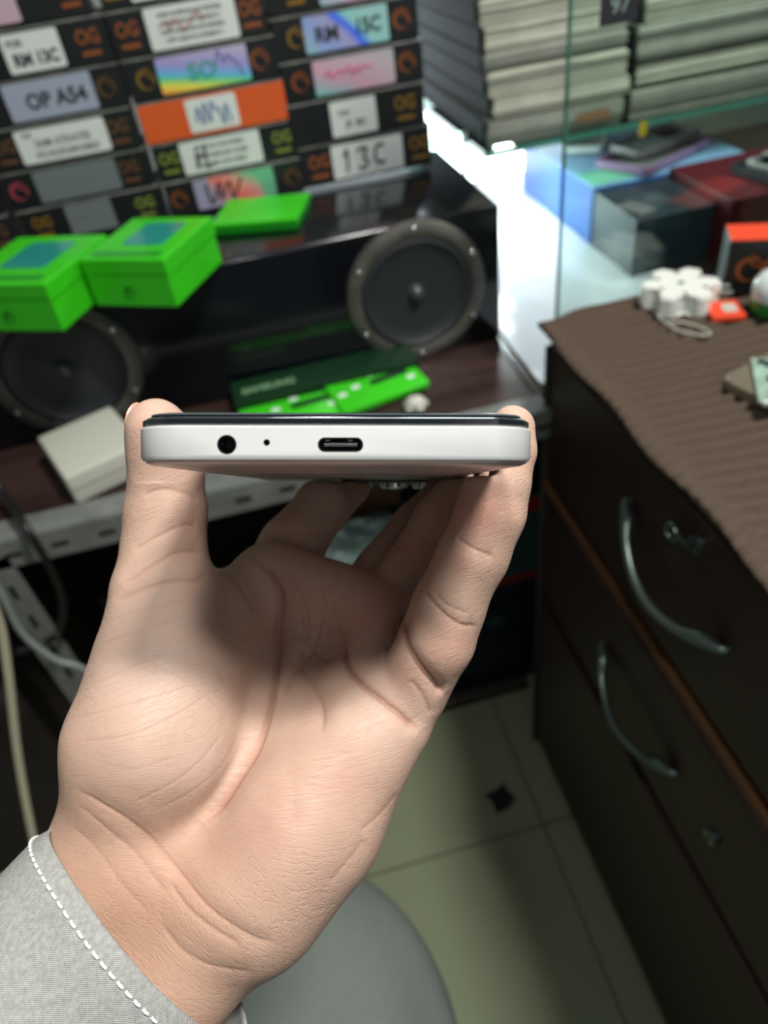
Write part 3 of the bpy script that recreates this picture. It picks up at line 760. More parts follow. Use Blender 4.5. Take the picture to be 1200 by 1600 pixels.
# ---------------------------------------------------------------- under the table
def crate(loc, s, rz, m, label, marks=()):
    t = thing('carton_box', label, 'box', loc, (0, 0, rz)); x, y, z = s
    bm = nb(); box(bm, (0, 0, z / 2), s, .0015); obj('carton', bm, m, t)
    for (mx, mz, mw, mh, mm) in marks:
        bm = nb(); box(bm, (mx, -y / 2 - .0004, mz), (mw, .0008, mh)); obj('printed_band', bm, mm, t)
    return t


crate((.195, .90, .001), (.34, .24, .26), .0, 'navy', 'navy carton on the floor under the table', [(.07, .19, .03, .02, 'teal_dark')])
crate((.20, .89, .262), (.33, .20, .19), .03, 'teal_dark', 'dark teal carton with red bands on top of the navy one', [(0, .012, .325, .014, 'red_dark'), (.0, .172, .30, .026, 'red_dark'), (.03, .09, .10, .05, 'navy')])
crate((.06, .88, .46), (.15, .09, .14), .05, 'cardboard', 'plain brown cardboard box seen through the hand gap')
bm = nb()
bmesh.ops.create_icosphere(bm, subdivisions=4, radius=1)
for v in bm.verts:
    n_ = 1 + .10 * math.sin(v.co.x * 9 + 1) * math.sin(v.co.y * 7) + .09 * math.sin(v.co.z * 11 + v.co.x * 5) + .05 * math.sin(v.co.y * 21 + v.co.z * 13)
    v.co = Vector((v.co.x * .09 * n_, v.co.y * .035 * n_, v.co.z * .055 * n_))
tag(obj('plastic_bag', bm, 'bag', None, 'all', at(560, 858, 1, .735)), 'crumpled grey-green plastic bag under the table between thumb and fingers', 'bag')
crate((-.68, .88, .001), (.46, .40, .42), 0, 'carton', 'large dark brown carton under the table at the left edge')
for pts, r, m, lab in (
        ([at(-40, 700, 1, .70), at(0, 765, 1, .69), at(45, 830, 1, .62), at(95, 925, 1, .625), at(92, 985, 1, .62), at(60, 1008, 1, .60), at(0, 1025, 1, .60), at(-60, 1040, 1, .60)], .0042, 'cable_black', 'black cable looping down across the steel table leg'),
        ([at(-60, 820, 1, .57), at(0, 925, 1, .57), at(35, 990, 1, .57), at(85, 1030, 1, .57), at(130, 1045, 1, .57), at(190, 1090, 1, .57)], .0036, 'cable_grey', 'grey cable running diagonally beside the steel table leg'),
        ([at(-30, 900, 1, .56), at(0, 975, 1, .56), at(14, 1060, 1, .55), at(28, 1180, 1, .53), at(50, 1300, 1, .50), at(80, 1420, 1, .46)], .0046, 'cable_white', 'cream cable hanging down at the left picture edge')):
    bm = nb(); tube(bm, pts, r, 12, 10); tag(obj('cable', bm, m, None, True), lab, 'cable')
# small dark scrap on the floor
bm = nb(); prism(bm, [(-.022, -.018), (.003, -.022), (.021, -.014), (.019, .009), (.024, .018), (.002, .016), (-.019, .020), (-.016, .002)], 0, .0012)
tag(obj('floor_scrap', bm, 'rubber', None, False, (.193, .562, .0005), (0, 0, .3)), 'small black scrap on the shaded floor tiles by the cabinet', 'scrap')

# ---------------------------------------------------------------- phone
def ph_frame():
    n = cw((-9.0, -13.4, 133.0)); 
    yaw = math.radians(1.25); pit = math.radians(1.6)
    ex = np.array([1, 0, 0.]); ey = np.array([-math.sin(yaw), -math.sin(pit), 1.]); ey /= np.linalg.norm(ey)     # camera frame: local y = away
    ex = ex - ey * (ex @ ey); ex /= np.linalg.norm(ex); ez = np.cross(ex, ey)
    if ez[1] > 0: ez = -ez
    return np.array([-9.0, -13.4, 133.0]), ex, ey, ez


PO, PX, PY, PZ = ph_frame()
wx, wy, wz = R3 @ PX, R3 @ PY, R3 @ PZ
po = cw(PO)
PMW = Matrix(((wx[0], wy[0], wz[0], po[0]), (wx[1], wy[1], wz[1], po[1]), (wx[2], wy[2], wz[2], po[2]), (0, 0, 0, 1)))
PW, PL, PR = .0763, .164, .0095
phone = thing('smartphone', 'silver smartphone with black screen glass held edge-on in the hand', 'phone'); phone.matrix_world = PMW
MT['frame'] = mat('satin_silver_frame', (198, 201, 198), .34, metal=.25, bump=.02, bscale=3000)
MT['backc'] = mat('silver_back_cover', (196, 182, 180), .3, metal=.35)
MT['glassblk'] = mat('screen_black_glass', (20, 24, 28), .08, coat=.5)
MT['port'] = mat('port_black', (8, 9, 10), .35)


def phslab(name, m, W, L, r, prof, cut=None, parent=phone):
    bm = nb(); rslab(bm, W, L, r, prof, 14)
    return obj(name, bm, m, parent, True, loc=(0, PL / 2, 0))


# frame from z=-3.3mm to +2.4mm, back cover below, glass above (local z up)
fr = phslab('frame', 'frame', PW, PL, PR, [(.0011, -.0040), (.0004, -.0037), (.0, -.0030), (.0, .0022), (.0003, .0025), (.0009, .0027)])
phslab('back_cover', 'backc', PW, PL, PR, [(.012, -.0052), (.005, -.0050), (.002, -.0046), (.0009, -.0041), (.0009, -.0039)])
phslab('screen', 'glassblk', PW, PL, PR, [(.0006, .0027), (.0004, .0029), (.0004, .0038), (.0012, .0043), (.003, .0045)])
phslab('screen_protector', mat('protector_glass', (70, 78, 82), .1, coat=.5), PW, PL, PR, [(.0022, .0046), (.0020, .0047), (.0020, .0050), (.0023, .0051)])


def cut_box(target, bmc):
    me = bpy.data.meshes.new('cut'); bmesh.ops.recalc_face_normals(bmc, faces=bmc.faces[:]); bmc.to_mesh(me); bmc.free()
    o = bpy.data.objects.new('cut', me); C.objects.link(o); o.parent = phone
    md = target.modifiers.new('b', 'BOOLEAN'); md.object = o; md.operation = 'DIFFERENCE'; md.solver = 'EXACT'
    bpy.context.view_layer.update()
    nm = bpy.data.meshes.new_from_object(target.evaluated_get(bpy.context.evaluated_depsgraph_get()))
    target.modifiers.clear(); target.data = nm; bpy.data.objects.remove(o)


pxx = lambda u: (u - 600) / F * .133 + .0090          # pixel column on the phone's bottom edge -> local x
JX, MX, UX = pxx(355), pxx(417), pxx(532)
HZ = -.0010
bmc = nb(); cyl(bmc, (JX, .002, HZ), .00180, .012, (PI / 2, 0, 0), 40); cyl(bmc, (MX, .002, HZ + .0004), .00062, .006, (PI / 2, 0, 0), 20)
vs_ = prism(bmc, rrect(.0084, .0027, .0013, 8), -.006, .006); xf(bmc, vs_, (UX, .002, HZ), (PI / 2, 0, 0))
cut_box(fr, bmc)
fr.data.polygons.foreach_set('use_smooth', [True] * len(fr.data.polygons)); fr.data.set_sharp_from_angle(angle=math.radians(35))


def sleeve_tube(name, poly_o, poly_i, y0, y1, cx, cz, m, parent, cap=None):
    bm = nb(); n = len(poly_o)
    rg = [[bm.verts.new((x + cx, y, z + cz)) for x, z in p] for p, y in ((poly_o, y1), (poly_o, y0), (poly_i, y0), (poly_i, y1))]
    for a, b in zip(rg, rg[1:]):
        for k in range(n): bm.faces.new((a[k], a[(k + 1) % n], b[(k + 1) % n], b[k]))
    bm.faces.new(rg[3])
    return obj(name, bm, m, parent, True)


circ = lambda r, n=40: [(r * math.cos(2 * PI * k / n), r * math.sin(2 * PI * k / n)) for k in range(n)]
j = sleeve_tube('headphone_jack', circ(.00179), circ(.00155), .00015, .0070, JX, HZ, 'port', phone)
bm = nb(); ball(bm, (JX - .0011, .0016, HZ + .0004), (.00025, .0005, .0005), 10); obj('contact', bm, 'chrome', j, True)
sleeve_tube('microphone_hole', circ(.0006, 20), circ(.0005, 20), .0002, .004, MX, HZ + .0004, 'port', phone)
u_ = sleeve_tube('usb_port', rrect(.00838, .00268, .0013, 8), rrect(.0078, .0022, .0010, 8), .0003, .0070, UX, HZ, 'port', phone)
bm = nb(); box(bm, (UX, .0035, HZ), (.0062, .0055, .0006), .0001); obj('usb_tongue', bm, mat('tongue', (44, 46, 46), .4), u_)
bm = nb()
for s in (-.0024, .0018): box(bm, (UX + s, .0010, HZ + .0008), (.0008, .0012, .0002))
obj('spring_contacts', bm, 'chrome', u_)
# camera island low on the far back
bm = nb(); rslab(bm, .040, .026, .006, [(.0012, -.0066), (.0004, -.0064), (0, -.0058), (0, -.0050)], 8)
ci = obj('camera_island', bm, mat('island_dark', (52, 54, 56), .12, coat=.6), phone, True, loc=(.016, PL - .026, 0))
for dx_ in (-.013, .0, .012):
    bm = nb(); lathe(bm, [(.0052, -.0064), (.0052, -.0080), (.0046, -.0084), (.0038, -.0081), (.0038, -.0064)], 32)
    l = obj('lens_ring', bm, 'chrome', ci, True, loc=(dx_, 0, 0))
    bm = nb(); lathe(bm, [(.0038, -.0074), (.002, -.0078), (.00001, -.0079)], 24); obj('lens', bm, 'port', l, True)
bm = nb(); box(bm, (-.004, .052, -.00522), (.036, .0009, .0001)); obj('printed_line', bm, 'port', phone)

# ---------------------------------------------------------------- the hand: one continuous skin surface grown from tapered limbs
def q(u, v, z): return ((u - 600) * z / F, (v - 800) * z / F, z)


def rcone(P, a, b, ra, rb):
    a = np.array(a, np.float32); b = np.array(b, np.float32); ba = b - a; L2 = float(ba @ ba)
    pa = [P[i] - a[i] for i in range(3)]
    h = np.clip((pa[0] * ba[0] + pa[1] * ba[1] + pa[2] * ba[2]) / L2, 0, 1)
    d = np.sqrt(sum((pa[i] - ba[i] * h) ** 2 for i in range(3)))
    return d - (ra + (rb - ra) * h)


def smin(a, b, k):
    if a is None: return b
    h = np.maximum(k - np.abs(a - b), 0) / k
    return np.minimum(a, b) - h * h * h * k / 6


def chain(P, pts, k=3):
    d = None
    for (a, ra), (b, rb) in zip(pts, pts[1:]): d = smin(d, rcone(P, a, b, ra, rb), k)
    return d


def hand_sdf(P):
    palm = None
    for a, ra, b, rb in (
            (q(255, 1335, 196), 17, q(415, 925, 226), 10.5),
            (q(310, 1370, 194), 17, q(520, 945, 226), 11),
            (q(350, 1390, 192), 17, q(590, 1000, 214), 10.5),
            (q(400, 1400, 192), 17, q(628, 1080, 204), 11),
            (q(470, 1275, 196), 20.5, q(592, 1120, 201), 14),
            (q(400, 1380, 190), 20, q(480, 1275, 196), 20),
            (q(425, 900, 224), 11, q(600, 960, 216), 10.5)):
        palm = smin(palm, rcone(P, a, b, ra, rb), 9)
    wr = smin(rcone(P, q(200, 1330, 196), q(40, 1560, 186), 20.5, 19), rcone(P, q(330, 1435, 192), q(200, 1620, 182), 18.5, 17), 14)
    palm = smin(palm, wr, 12)
    th = chain(P, [(q(205, 1290, 197), 19), (q(238, 1165, 196), 22.0), (q(264, 1040, 202), 19.5), (q(258, 930, 206), 15.0)], 8)
    th = smin(th, rcone(P, q(300, 1100, 205), q(350, 960, 214), 16, 12), 8)
    palm = smin(palm, th, 5)
    thumb = chain(P, [(q(257, 950, 206), 14.6), (q(257, 862, 207), 11.6), (q(259, 800, 207), 11.2), (q(259, 735, 205), 10.2), (q(252, 690, 202), 9.4), (q(243, 667, 200), 7.9)], 4)
    d = smin(palm, thumb, 4)
    web = rcone(P, q(300, 955, 214), q(400, 925, 224), 9, 9)
    d = smin(d, web, 7)
    idx = chain(P, [(q(415, 925, 226), 10.5), (q(455, 855, 238), 10.5), (q(505, 790, 250), 9.4), (q(545, 758, 268), 8.0)], 4)
    d = smin(d, idx, 5)
    mid = chain(P, [(q(545, 965, 228), 10), (q(600, 895, 236), 9.6), (q(655, 825, 240), 9.0), (q(712, 760, 244), 8.0), (q(748, 715, 244), 7.2), (q(742, 690, 243), 6.6)], 3)
    ring = chain(P, [(q(595, 985, 222), 10), (q(640, 905, 222), 9.8), (q(690, 820, 220), 9.2), (q(742, 752, 217), 8.4), (q(772, 705, 215), 7.2), (q(764, 680, 214), 6.6)], 3)
    pnk = chain(P, [(q(645, 1075, 200), 10.2), (q(682, 1000, 194), 10.0), (q(700, 950, 192), 9.6), (q(738, 870, 190), 9.1), (q(768, 800, 189), 8.8), (q(778, 752, 188), 8.3), (q(798, 705, 188), 6.4), (q(801, 668, 189), 5.9)], 3)
    fingers = smin(smin(mid, ring, 1.6), pnk, 1.6)
    d = smin(d, fingers, 3.2)
    # the phone presses into the fingers: cut its volume (with a hair of clearance)
    c = np.array([PO[i] + PY[i] * 82 for i in range(3)])
    L = [sum((P[i] - c[i]) * A[i] for i in range(3)) for A in (PX, PY, PZ)]
    hx, hy, hz = 38.15 - 5 + .15, 82 - 5, 2.2
    qx, qy = np.abs(L[0]) - hx, np.abs(L[1]) - hy
    d2 = np.sqrt(np.maximum(qx, 0) ** 2 + np.maximum(qy, 0) ** 2) + np.minimum(np.maximum(qx, qy), 0) - 5
    qz = np.abs(L[2] - .0) - 5.35
    pd = np.minimum(np.maximum(d2, qz), 0) + np.sqrt(np.maximum(d2, 0) ** 2 + np.maximum(qz, 0) ** 2) - .3
    e_ = np.maximum(1.2 - np.abs(d + pd), 0)
    return np.maximum(d, -pd) + e_ * e_ / 4.8


def surface_nets(fn, lo, hi, h):
    ax = [np.arange(lo[i], hi[i] + h, h, dtype=np.float32) for i in range(3)]
    n = [len(a) for a in ax]
    Fv = np.empty(n, np.float32); step = 24
    for i in range(0, n[0], step):
        g = np.meshgrid(ax[0][i:i + step], ax[1], ax[2], indexing='ij'); Fv[i:i + step] = fn(g)
    s = Fv < 0
    cells = np.zeros([k - 1 for k in n], np.int8)
    for dx in (0, 1):
        for dy in (0, 1):
            for dz in (0, 1): cells += s[dx:n[0] - 1 + dx, dy:n[1] - 1 + dy, dz:n[2] - 1 + dz]
    act = (cells > 0) & (cells < 8); idx = np.argwhere(act); ids = -np.ones(act.shape, np.int64); ids[act] = np.arange(len(idx))
    acc = np.zeros((len(idx), 3)); cnt = np.zeros(len(idx))
    cor = [(a, b, c) for a in (0, 1) for b in (0, 1) for c in (0, 1)]
    val = {c: Fv[idx[:, 0] + c[0], idx[:, 1] + c[1], idx[:, 2] + c[2]] for c in cor}
    for c in cor:
        for a in range(3):
            if c[a] == 0:
                e = list(c); e[a] = 1; e = tuple(e); v0, v1 = val[c], val[e]; m = (v0 < 0) != (v1 < 0)
                t = np.zeros_like(v0); t[m] = v0[m] / (v0[m] - v1[m]); p = np.tile(np.array(c, float), (len(idx), 1)); p[:, a] += t
                acc[m] += p[m]; cnt[m] += 1
    V = (idx + acc / cnt[:, None]) * h + np.array(lo)
    faces = []
    for a in range(3):
        b, c = (a + 1) % 3, (a + 2) % 3
        sl0 = [slice(None)] * 3; sl1 = [slice(None)] * 3; sl0[a] = slice(0, -1); sl1[a] = slice(1, None)
        s0, s1 = s[tuple(sl0)], s[tuple(sl1)]; e = np.argwhere(s0 != s1)
        e = e[(e[:, b] > 0) & (e[:, c] > 0) & (e[:, b] < n[b] - 1) & (e[:, c] < n[c] - 1)]
        flip = s0[e[:, 0], e[:, 1], e[:, 2]]
        def g(ob, oc):
            k = e.copy(); k[:, b] -= ob; k[:, c] -= oc; return ids[k[:, 0], k[:, 1], k[:, 2]]
        qd = np.stack([g(1, 1), g(0, 1), g(0, 0), g(1, 0)], 1); qd[~flip] = qd[~flip][:, ::-1]; faces.append(qd)
    return V, np.concatenate(faces)


HV, HF = surface_nets(hand_sdf, (-122, -42, 155), (52, 150, 282), .75)


def neigh_smooth(V, Fc, it, lam=.5):
    a = np.concatenate([Fc[:, k] for k in range(4)]); b = np.concatenate([Fc[:, (k + 1) % 4] for k in range(4)])
    A = np.concatenate([a, b]); B = np.concatenate([b, a]); cnt = np.bincount(A, minlength=len(V))[:, None]
    for _ in range(it):
        s = np.stack([np.bincount(A, weights=V[B, k], minlength=len(V)) for k in range(3)], 1) / cnt
        V = V + lam * (s - V)
    return V


HV = neigh_smooth(HV, HF, 2)
tm = bpy.data.meshes.new('t'); tm.from_pydata(HV.tolist(), [], HF.tolist()); to = bpy.data.objects.new('t', tm); C.objects.link(to)
md = to.modifiers.new('s', 'SUBSURF'); md.levels = 1; bpy.context.view_layer.update()
em = bpy.data.meshes.new_from_object(to.evaluated_get(bpy.context.evaluated_depsgraph_get())); bpy.data.objects.remove(to)
n_ = len(em.vertices); co = np.empty(n_ * 3, np.float32); em.vertices.foreach_get('co', co); co = co.reshape(-1, 3).astype(float)
no = np.empty(n_ * 3, np.float32); em.vertices.foreach_get('normal', no); no = no.reshape(-1, 3).astype(float)
# does the normal point outward? (the outside is where the field grows)
pr = hand_sdf([co[:200, i] + no[:200, i] * .5 for i in range(3)]); sgn = 1 if np.mean(pr) > 0 else -1
no *= sgn
U = co[:, 0] / co[:, 2] * F + 600; Vv = co[:, 1] / co[:, 2] * F + 800
facing = np.clip(-no[:, 2] * 1.6 + .2, 0, 1)


def catmull(pts, n=10):
    return np.array([(p.x, p.y) for p in smooth_path([(a, b, 0) for a, b in pts], n)])


def line_dist(pts):
    P = catmull(pts); best = np.full(n_, 1e9); par = np.zeros(n_)
    mk = (U > P[:, 0].min() - 60) & (U < P[:, 0].max() + 60) & (Vv > P[:, 1].min() - 60) & (Vv < P[:, 1].max() + 60)
    u, v = U[mk], Vv[mk]; bb = np.full(len(u), 1e9); pp = np.zeros(len(u))
    for k in range(len(P) - 1):
        a = P[k]; b = P[k + 1] - a; L2 = b @ b + 1e-9
        h = np.clip(((u - a[0]) * b[0] + (v - a[1]) * b[1]) / L2, 0, 1)
        d = np.hypot(u - a[0] - b[0] * h, v - a[1] - b[1] * h); m = d < bb; bb[m] = d[m]; pp[m] = (k + h[m]) / (len(P) - 1)
    best[mk] = bb; par[mk] = pp; return best, par


CREASES = [  # points in the palm, groove half-width (px), depth (mm), soft fold width (px), soft fold depth
    ([(395, 868), (424, 897), (437, 943), (432, 1002), (426, 1072), (415, 1124), (398, 1171), (372, 1212), (342, 1258), (313, 1288)], 6, 1.3, 20, 1.7),
    ([(529, 990), (541, 1037), (564, 1066), (593, 1089), (628, 1118), (655, 1145)], 6, 1.4, 16, 1.3),
    ([(628, 958), (634, 1002), (655, 1040), (678, 1068), (696, 1086)], 6, 1.4, 13, 1.1),
    ([(640, 1060), (662, 1090), (672, 1118)], 4, .35, 10, .2),
    ([(335, 880), (360, 900), (385, 930), (405, 960)], 4, .3, 16, .5),
    ([(478, 1000), (470, 1031), (482, 1062), (500, 1100), (505, 1150)], 5, .5, 16, .8),
    ([(440, 1085), (455, 1052), (476, 1025), (492, 1000), (500, 960)], 4, .5, 12, .6),
    ([(460, 960), (485, 1005), (510, 1030)], 4, .45, 14, .6),
    ([(515, 940), (528, 990), (538, 1025)], 4, .3, 14, .4),
    ([(450, 880), (470, 940), (476, 1000)], 4, .25, 16, .4),
    ([(500, 900), (508, 960), (516, 1010)], 4, .2, 16, .35),
    ([(452, 1200), (461, 1240), (462, 1300)], 8, .12, 22, .35),
    ([(112, 1229), (154, 1256), (200, 1283), (250, 1325), (283, 1367), (317, 1410), (358, 1444), (400, 1467), (432, 1472)], 4, .45, 16, .6),
    ([(262, 1375), (292, 1417), (333, 1452), (380, 1481)], 4, .4, 12, .3),
    ([(250, 1440), (280, 1480), (320, 1506), (360, 1516), (400, 1518)], 4, .25, 10, .2),
    ([(118, 1255), (160, 1290), (210, 1330), (240, 1370), (262, 1400)], 3.5, .25, 10, .2),
    ([(110, 1290), (150, 1325), (190, 1380), (235, 1430)], 3.5, .18, 10, .1),
    ([(205, 862), (243, 840), (284, 822), (310, 822)], 3.5, .35, 12, .3),
    ([(222, 775), (250, 765), (285, 770), (312, 782)], 3.5, .25, 10, .2),
    ([(190, 915), (225, 890), (255, 874), (284, 862), (322, 862)], 4, .5, 14, .5),
    ([(176, 942), (227, 919), (276, 907), (306, 908), (328, 892)], 4, .45, 12, .4),
    ([(710, 838), (738, 856), (772, 870)], 4, .5, 14, .4),
    ([(657, 918), (673, 938), (695, 960), (722, 977), (748, 978)], 4, .6, 14, .4),
    ([(676, 922), (700, 946), (735, 960)], 3, .25, 10, .15),
    ([(612, 845), (628, 856), (645, 852)], 4, .4, 12, .3),
    ([(655, 838), (672, 850), (688, 850)], 4, .4, 12, .3),
    ([(535, 838), (505, 832), (440, 832)], 4, .3, 12, .2),
    ([(118, 1124), (195, 1104), (284, 1078)], 3, .22, 0, 0), ([(142, 1074), (203, 1045), (264, 1022)], 3, .22, 0, 0),
    ([(154, 1009), (227, 984), (292, 962)], 3, .22, 0, 0), ([(165, 975), (230, 950), (300, 938)], 3, .18, 0, 0),
    ([(203, 1256), (264, 1225), (310, 1190), (350, 1140)], 3, .2, 0, 0), ([(125, 1160), (200, 1150), (270, 1120), (330, 1080)], 3, .18, 0, 0),
    ([(220, 1035), (280, 1060), (330, 1100), (352, 1135)], 3, .14, 0, 0), ([(300, 1000), (335, 1040), (360, 1090)], 3, .14, 0, 0),
    ([(240, 1270), (300, 1235), (345, 1195), (370, 1150)], 3, .18, 0, 0), ([(150, 1190), (210, 1200), (280, 1180)], 3, .12, 0, 0),
    ([(560, 1300), (590, 1275), (620, 1235)], 4, .25, 12, .2), ([(510, 1380), (545, 1340), (570, 1310)], 4, .2, 12, .2),
]
disp = np.zeros(n_); tone = np.zeros(n_)
for pts, w1, d1, w2, d2 in CREASES:
    D_, t_ = line_dist(pts); env = np.clip(np.sin(np.clip(t_, 0, 1) * PI) * 3.0, .12, 1)
    d1 *= .6; w1 *= .75
    disp -= facing * env * (d1 * np.exp(-(D_ / w1) ** 2) + (d2 * np.exp(-(D_ / w2) ** 2) if w2 else 0))
    tone = np.maximum(tone, env * min(1, d1 * 1.5) * np.exp(-(D_ / (w1 * 1.2)) ** 2))
# broad soft swellings: (u, v, radius px, height mm)
for u0, v0, r0, h0 in ((560, 1010, 60, 1.2), (640, 1020, 40, .6), (520, 1180, 90, 1.0), (430, 1330, 100, 2.0), (250, 1100, 120, 1.0), (490, 1000, 60, -3.0), (470, 1090, 50, -1.5), (380, 900, 30, 1.2), (330, 1330, 70, -1.2), (700, 1000, 40, .6), (600, 1190, 60, .6)):
    disp += facing * h0 * np.exp(-((U - u0) ** 2 + (Vv - v0) ** 2) / r0 ** 2)
rd = np.random.RandomState(3)
for k in range(5):      # shallow unevenness of flesh, in millimetres
    kx = rd.normal(size=3) * .16; disp += .07 * np.sin(co @ kx + rd.rand() * 6)
lo2 = co[:, 1] < -8     # nothing pushed outward near the phone
disp[lo2] = np.minimum(disp[lo2], 0)
co = co + no * disp[:, None]
W_ = co @ R3.T * .001 + np.array([0, 0, CAM_H])
em.vertices.foreach_set('co', W_.astype(np.float32).ravel())
if sgn < 0: em.flip_normals()
# skin tone attribute: r = warm redness of joints and pads, g = crease depth, b = pale/bluish thenar
red = np.zeros(n_)
for u0, v0, r0, a0 in ((575, 960, 50, .8), (600, 925, 50, .7), (750, 800, 45, .9), (720, 870, 30, .4), (700, 1010, 40, .5), (640, 1060, 40, .3), (420, 1300, 90, .25), (250, 690, 40, .5), (460, 800, 50, .3),
                       (640, 860, 60, .6), (300, 830, 40, .25), (530, 1220, 60, .3), (480, 930, 70, .35)):
    red = np.maximum(red, a0 * np.exp(-((U - u0) ** 2 + (Vv - v0) ** 2) / r0 ** 2))
pale = np.zeros(n_)
for u0, v0, r0, a0 in ((250, 1040, 110, .6), (310, 1180, 70, .45), (215, 1150, 60, .3), (600, 1100, 70, .4)):
    pale = np.maximum(pale, a0 * np.exp(-((U - u0) ** 2 + (Vv - v0) ** 2) / r0 ** 2))
tan = np.clip(np.exp(-((U - 200) ** 2 + (Vv - 1430) ** 2) / 190 ** 2), 0, 1) * .8
fl_ = em.attributes.new('flow', 'FLOAT_VECTOR', 'POINT')
an = math.radians(-24) + np.clip((Vv - 1150) / 300, 0, 1) * math.radians(62)      # skin lines slant up across the thumb mound, down across the wrist
fx = np.stack([co[:, 0] * np.cos(an) + co[:, 1] * np.sin(an), -co[:, 0] * np.sin(an) + co[:, 1] * np.cos(an), co[:, 2]], 1)
fl_.data.foreach_set('vector', fx.astype(np.float32).ravel())
ca = em.color_attributes.new('tone', 'FLOAT_COLOR', 'POINT')
ca.data.foreach_set('color', np.stack([red, tone, pale, tan], 1).astype(np.float32).ravel())
em.polygons.foreach_set('use_smooth', [True] * len(em.polygons)); em.materials.clear()

sk = bpy.data.materials.new('skin'); sk.use_nodes = True; nt = sk.node_tree; b = nt.nodes['Principled BSDF']
b.inputs['Roughness'].default_value = .52; b.inputs['Subsurface Weight'].default_value = .25
b.inputs['Subsurface Radius'].default_value = (1, .35, .2); b.inputs['Subsurface Scale'].default_value = .003
b.inputs['Specular IOR Level'].default_value = .35
at_ = nt.nodes.new('ShaderNodeAttribute'); at_.attribute_name = 'tone'
sep = nt.nodes.new('ShaderNodeSeparateColor'); nt.links.new(at_.outputs['Color'], sep.inputs[0])
tc = nt.nodes.new('ShaderNodeTexCoord')
no1 = nt.nodes.new('ShaderNodeTexNoise'); no1.inputs['Scale'].default_value = 90; no1.inputs['Detail'].default_value = 4
nt.links.new(tc.outputs['Object'], no1.inputs['Vector'])


def mixc(f, a, bcol, amt=1.0):
    m = nt.nodes.new('ShaderNodeMix'); m.data_type = 'RGBA'
    mu = nt.nodes.new('ShaderNodeMath'); mu.operation = 'MULTIPLY'; mu.inputs[1].default_value = amt; mu.use_clamp = True
    nt.links.new(f, mu.inputs[0]); nt.links.new(mu.outputs[0], m.inputs[0])
    if isinstance(a, tuple): m.inputs[6].default_value = a
    else: nt.links.new(a, m.inputs[6])
    m.inputs[7].default_value = bcol; return m.outputs[2]


SK = lin((203, 163, 142))
c = mixc(no1.outputs['Fac'], lin((192, 163, 144)), lin((178, 147, 130)), 1)
c = mixc(at_.outputs['Alpha'], c, lin((180, 140, 116)), .9)
c = mixc(sep.outputs[2], c, lin((196, 172, 158)), 1)
c = mixc(sep.outputs[0], c, lin((190, 128, 114)), .65)
c = mixc(sep.outputs[1], c, lin((150, 92, 72)), .5)
nt.links.new(c, b.inputs['Base Color'])
vo = nt.nodes.new('ShaderNodeTexVoronoi'); vo.feature = 'DISTANCE_TO_EDGE'; vo.inputs['Scale'].default_value = 900
mpn = nt.nodes.new('ShaderNodeMapping'); mpn.inputs['Scale'].default_value = (1, 1, .55); mpn.inputs['Rotation'].default_value = (.5, .9, .3)
nt.links.new(tc.outputs['Object'], mpn.inputs[0]); nt.links.new(mpn.outputs[0], vo.inputs['Vector'])
cr = nt.nodes.new('ShaderNodeMath'); cr.operation = 'MINIMUM'; cr.inputs[1].default_value = .05; nt.links.new(vo.outputs['Distance'], cr.inputs[0])
no2 = nt.nodes.new('ShaderNodeTexNoise'); no2.inputs['Scale'].default_value = 500; no2.inputs['Detail'].default_value = 3; nt.links.new(tc.outputs['Object'], no2.inputs['Vector'])
fa = nt.nodes.new('ShaderNodeAttribute'); fa.attribute_name = 'flow'
hs_ = None
for (sx_, sy_, sc_, wt) in ((.10, .75, 1.0, .5), (.22, 1.9, 1.0, .22)):
    m_ = nt.nodes.new('ShaderNodeMapping'); m_.inputs['Scale'].default_value = (sx_, sy_, .25); nt.links.new(fa.outputs['Vector'], m_.inputs[0])
    n_1 = nt.nodes.new('ShaderNodeTexNoise'); n_1.inputs['Scale'].default_value = sc_; n_1.inputs['Detail'].default_value = 2.5; nt.links.new(m_.outputs[0], n_1.inputs['Vector'])
    a_ = nt.nodes.new('ShaderNodeMath'); a_.operation = 'SUBTRACT'; a_.inputs[1].default_value = .5; nt.links.new(n_1.outputs['Fac'], a_.inputs[0])
    b_1 = nt.nodes.new('ShaderNodeMath'); b_1.operation = 'ABSOLUTE'; nt.links.new(a_.outputs[0], b_1.inputs[0])
    c_1 = nt.nodes.new('ShaderNodeMath'); c_1.operation = 'MINIMUM'; c_1.inputs[1].default_value = .035; nt.links.new(b_1.outputs[0], c_1.inputs[0])
    d_1 = nt.nodes.new('ShaderNodeMath'); d_1.operation = 'MULTIPLY_ADD'; d_1.inputs[1].default_value = wt * 22; nt.links.new(c_1.outputs[0], d_1.inputs[0])
    if hs_ is not None: nt.links.new(hs_.outputs[0], d_1.inputs[2])
    else: nt.links.new(cr.outputs[0], d_1.inputs[2])
    hs_ = d_1
cr = hs_
ad = nt.nodes.new('ShaderNodeMath'); ad.operation = 'MULTIPLY_ADD'; ad.inputs[1].default_value = .30
nt.links.new(no2.outputs['Fac'], ad.inputs[0]); nt.links.new(cr.outputs[0], ad.inputs[2])
bp = nt.nodes.new('ShaderNodeBump'); bp.inputs['Strength'].default_value = .42; bp.inputs['Distance'].default_value = .0006
nt.links.new(ad.outputs[0], bp.inputs['Height']); nt.links.new(bp.outputs['Normal'], b.inputs['Normal'])
em.materials.append(sk); em.name = 'person'
person = bpy.data.objects.new('person', em); C.objects.link(person)
tag(person, 'person in a light grey sleeve, left palm turned to us, gripping the phone edges', 'person')

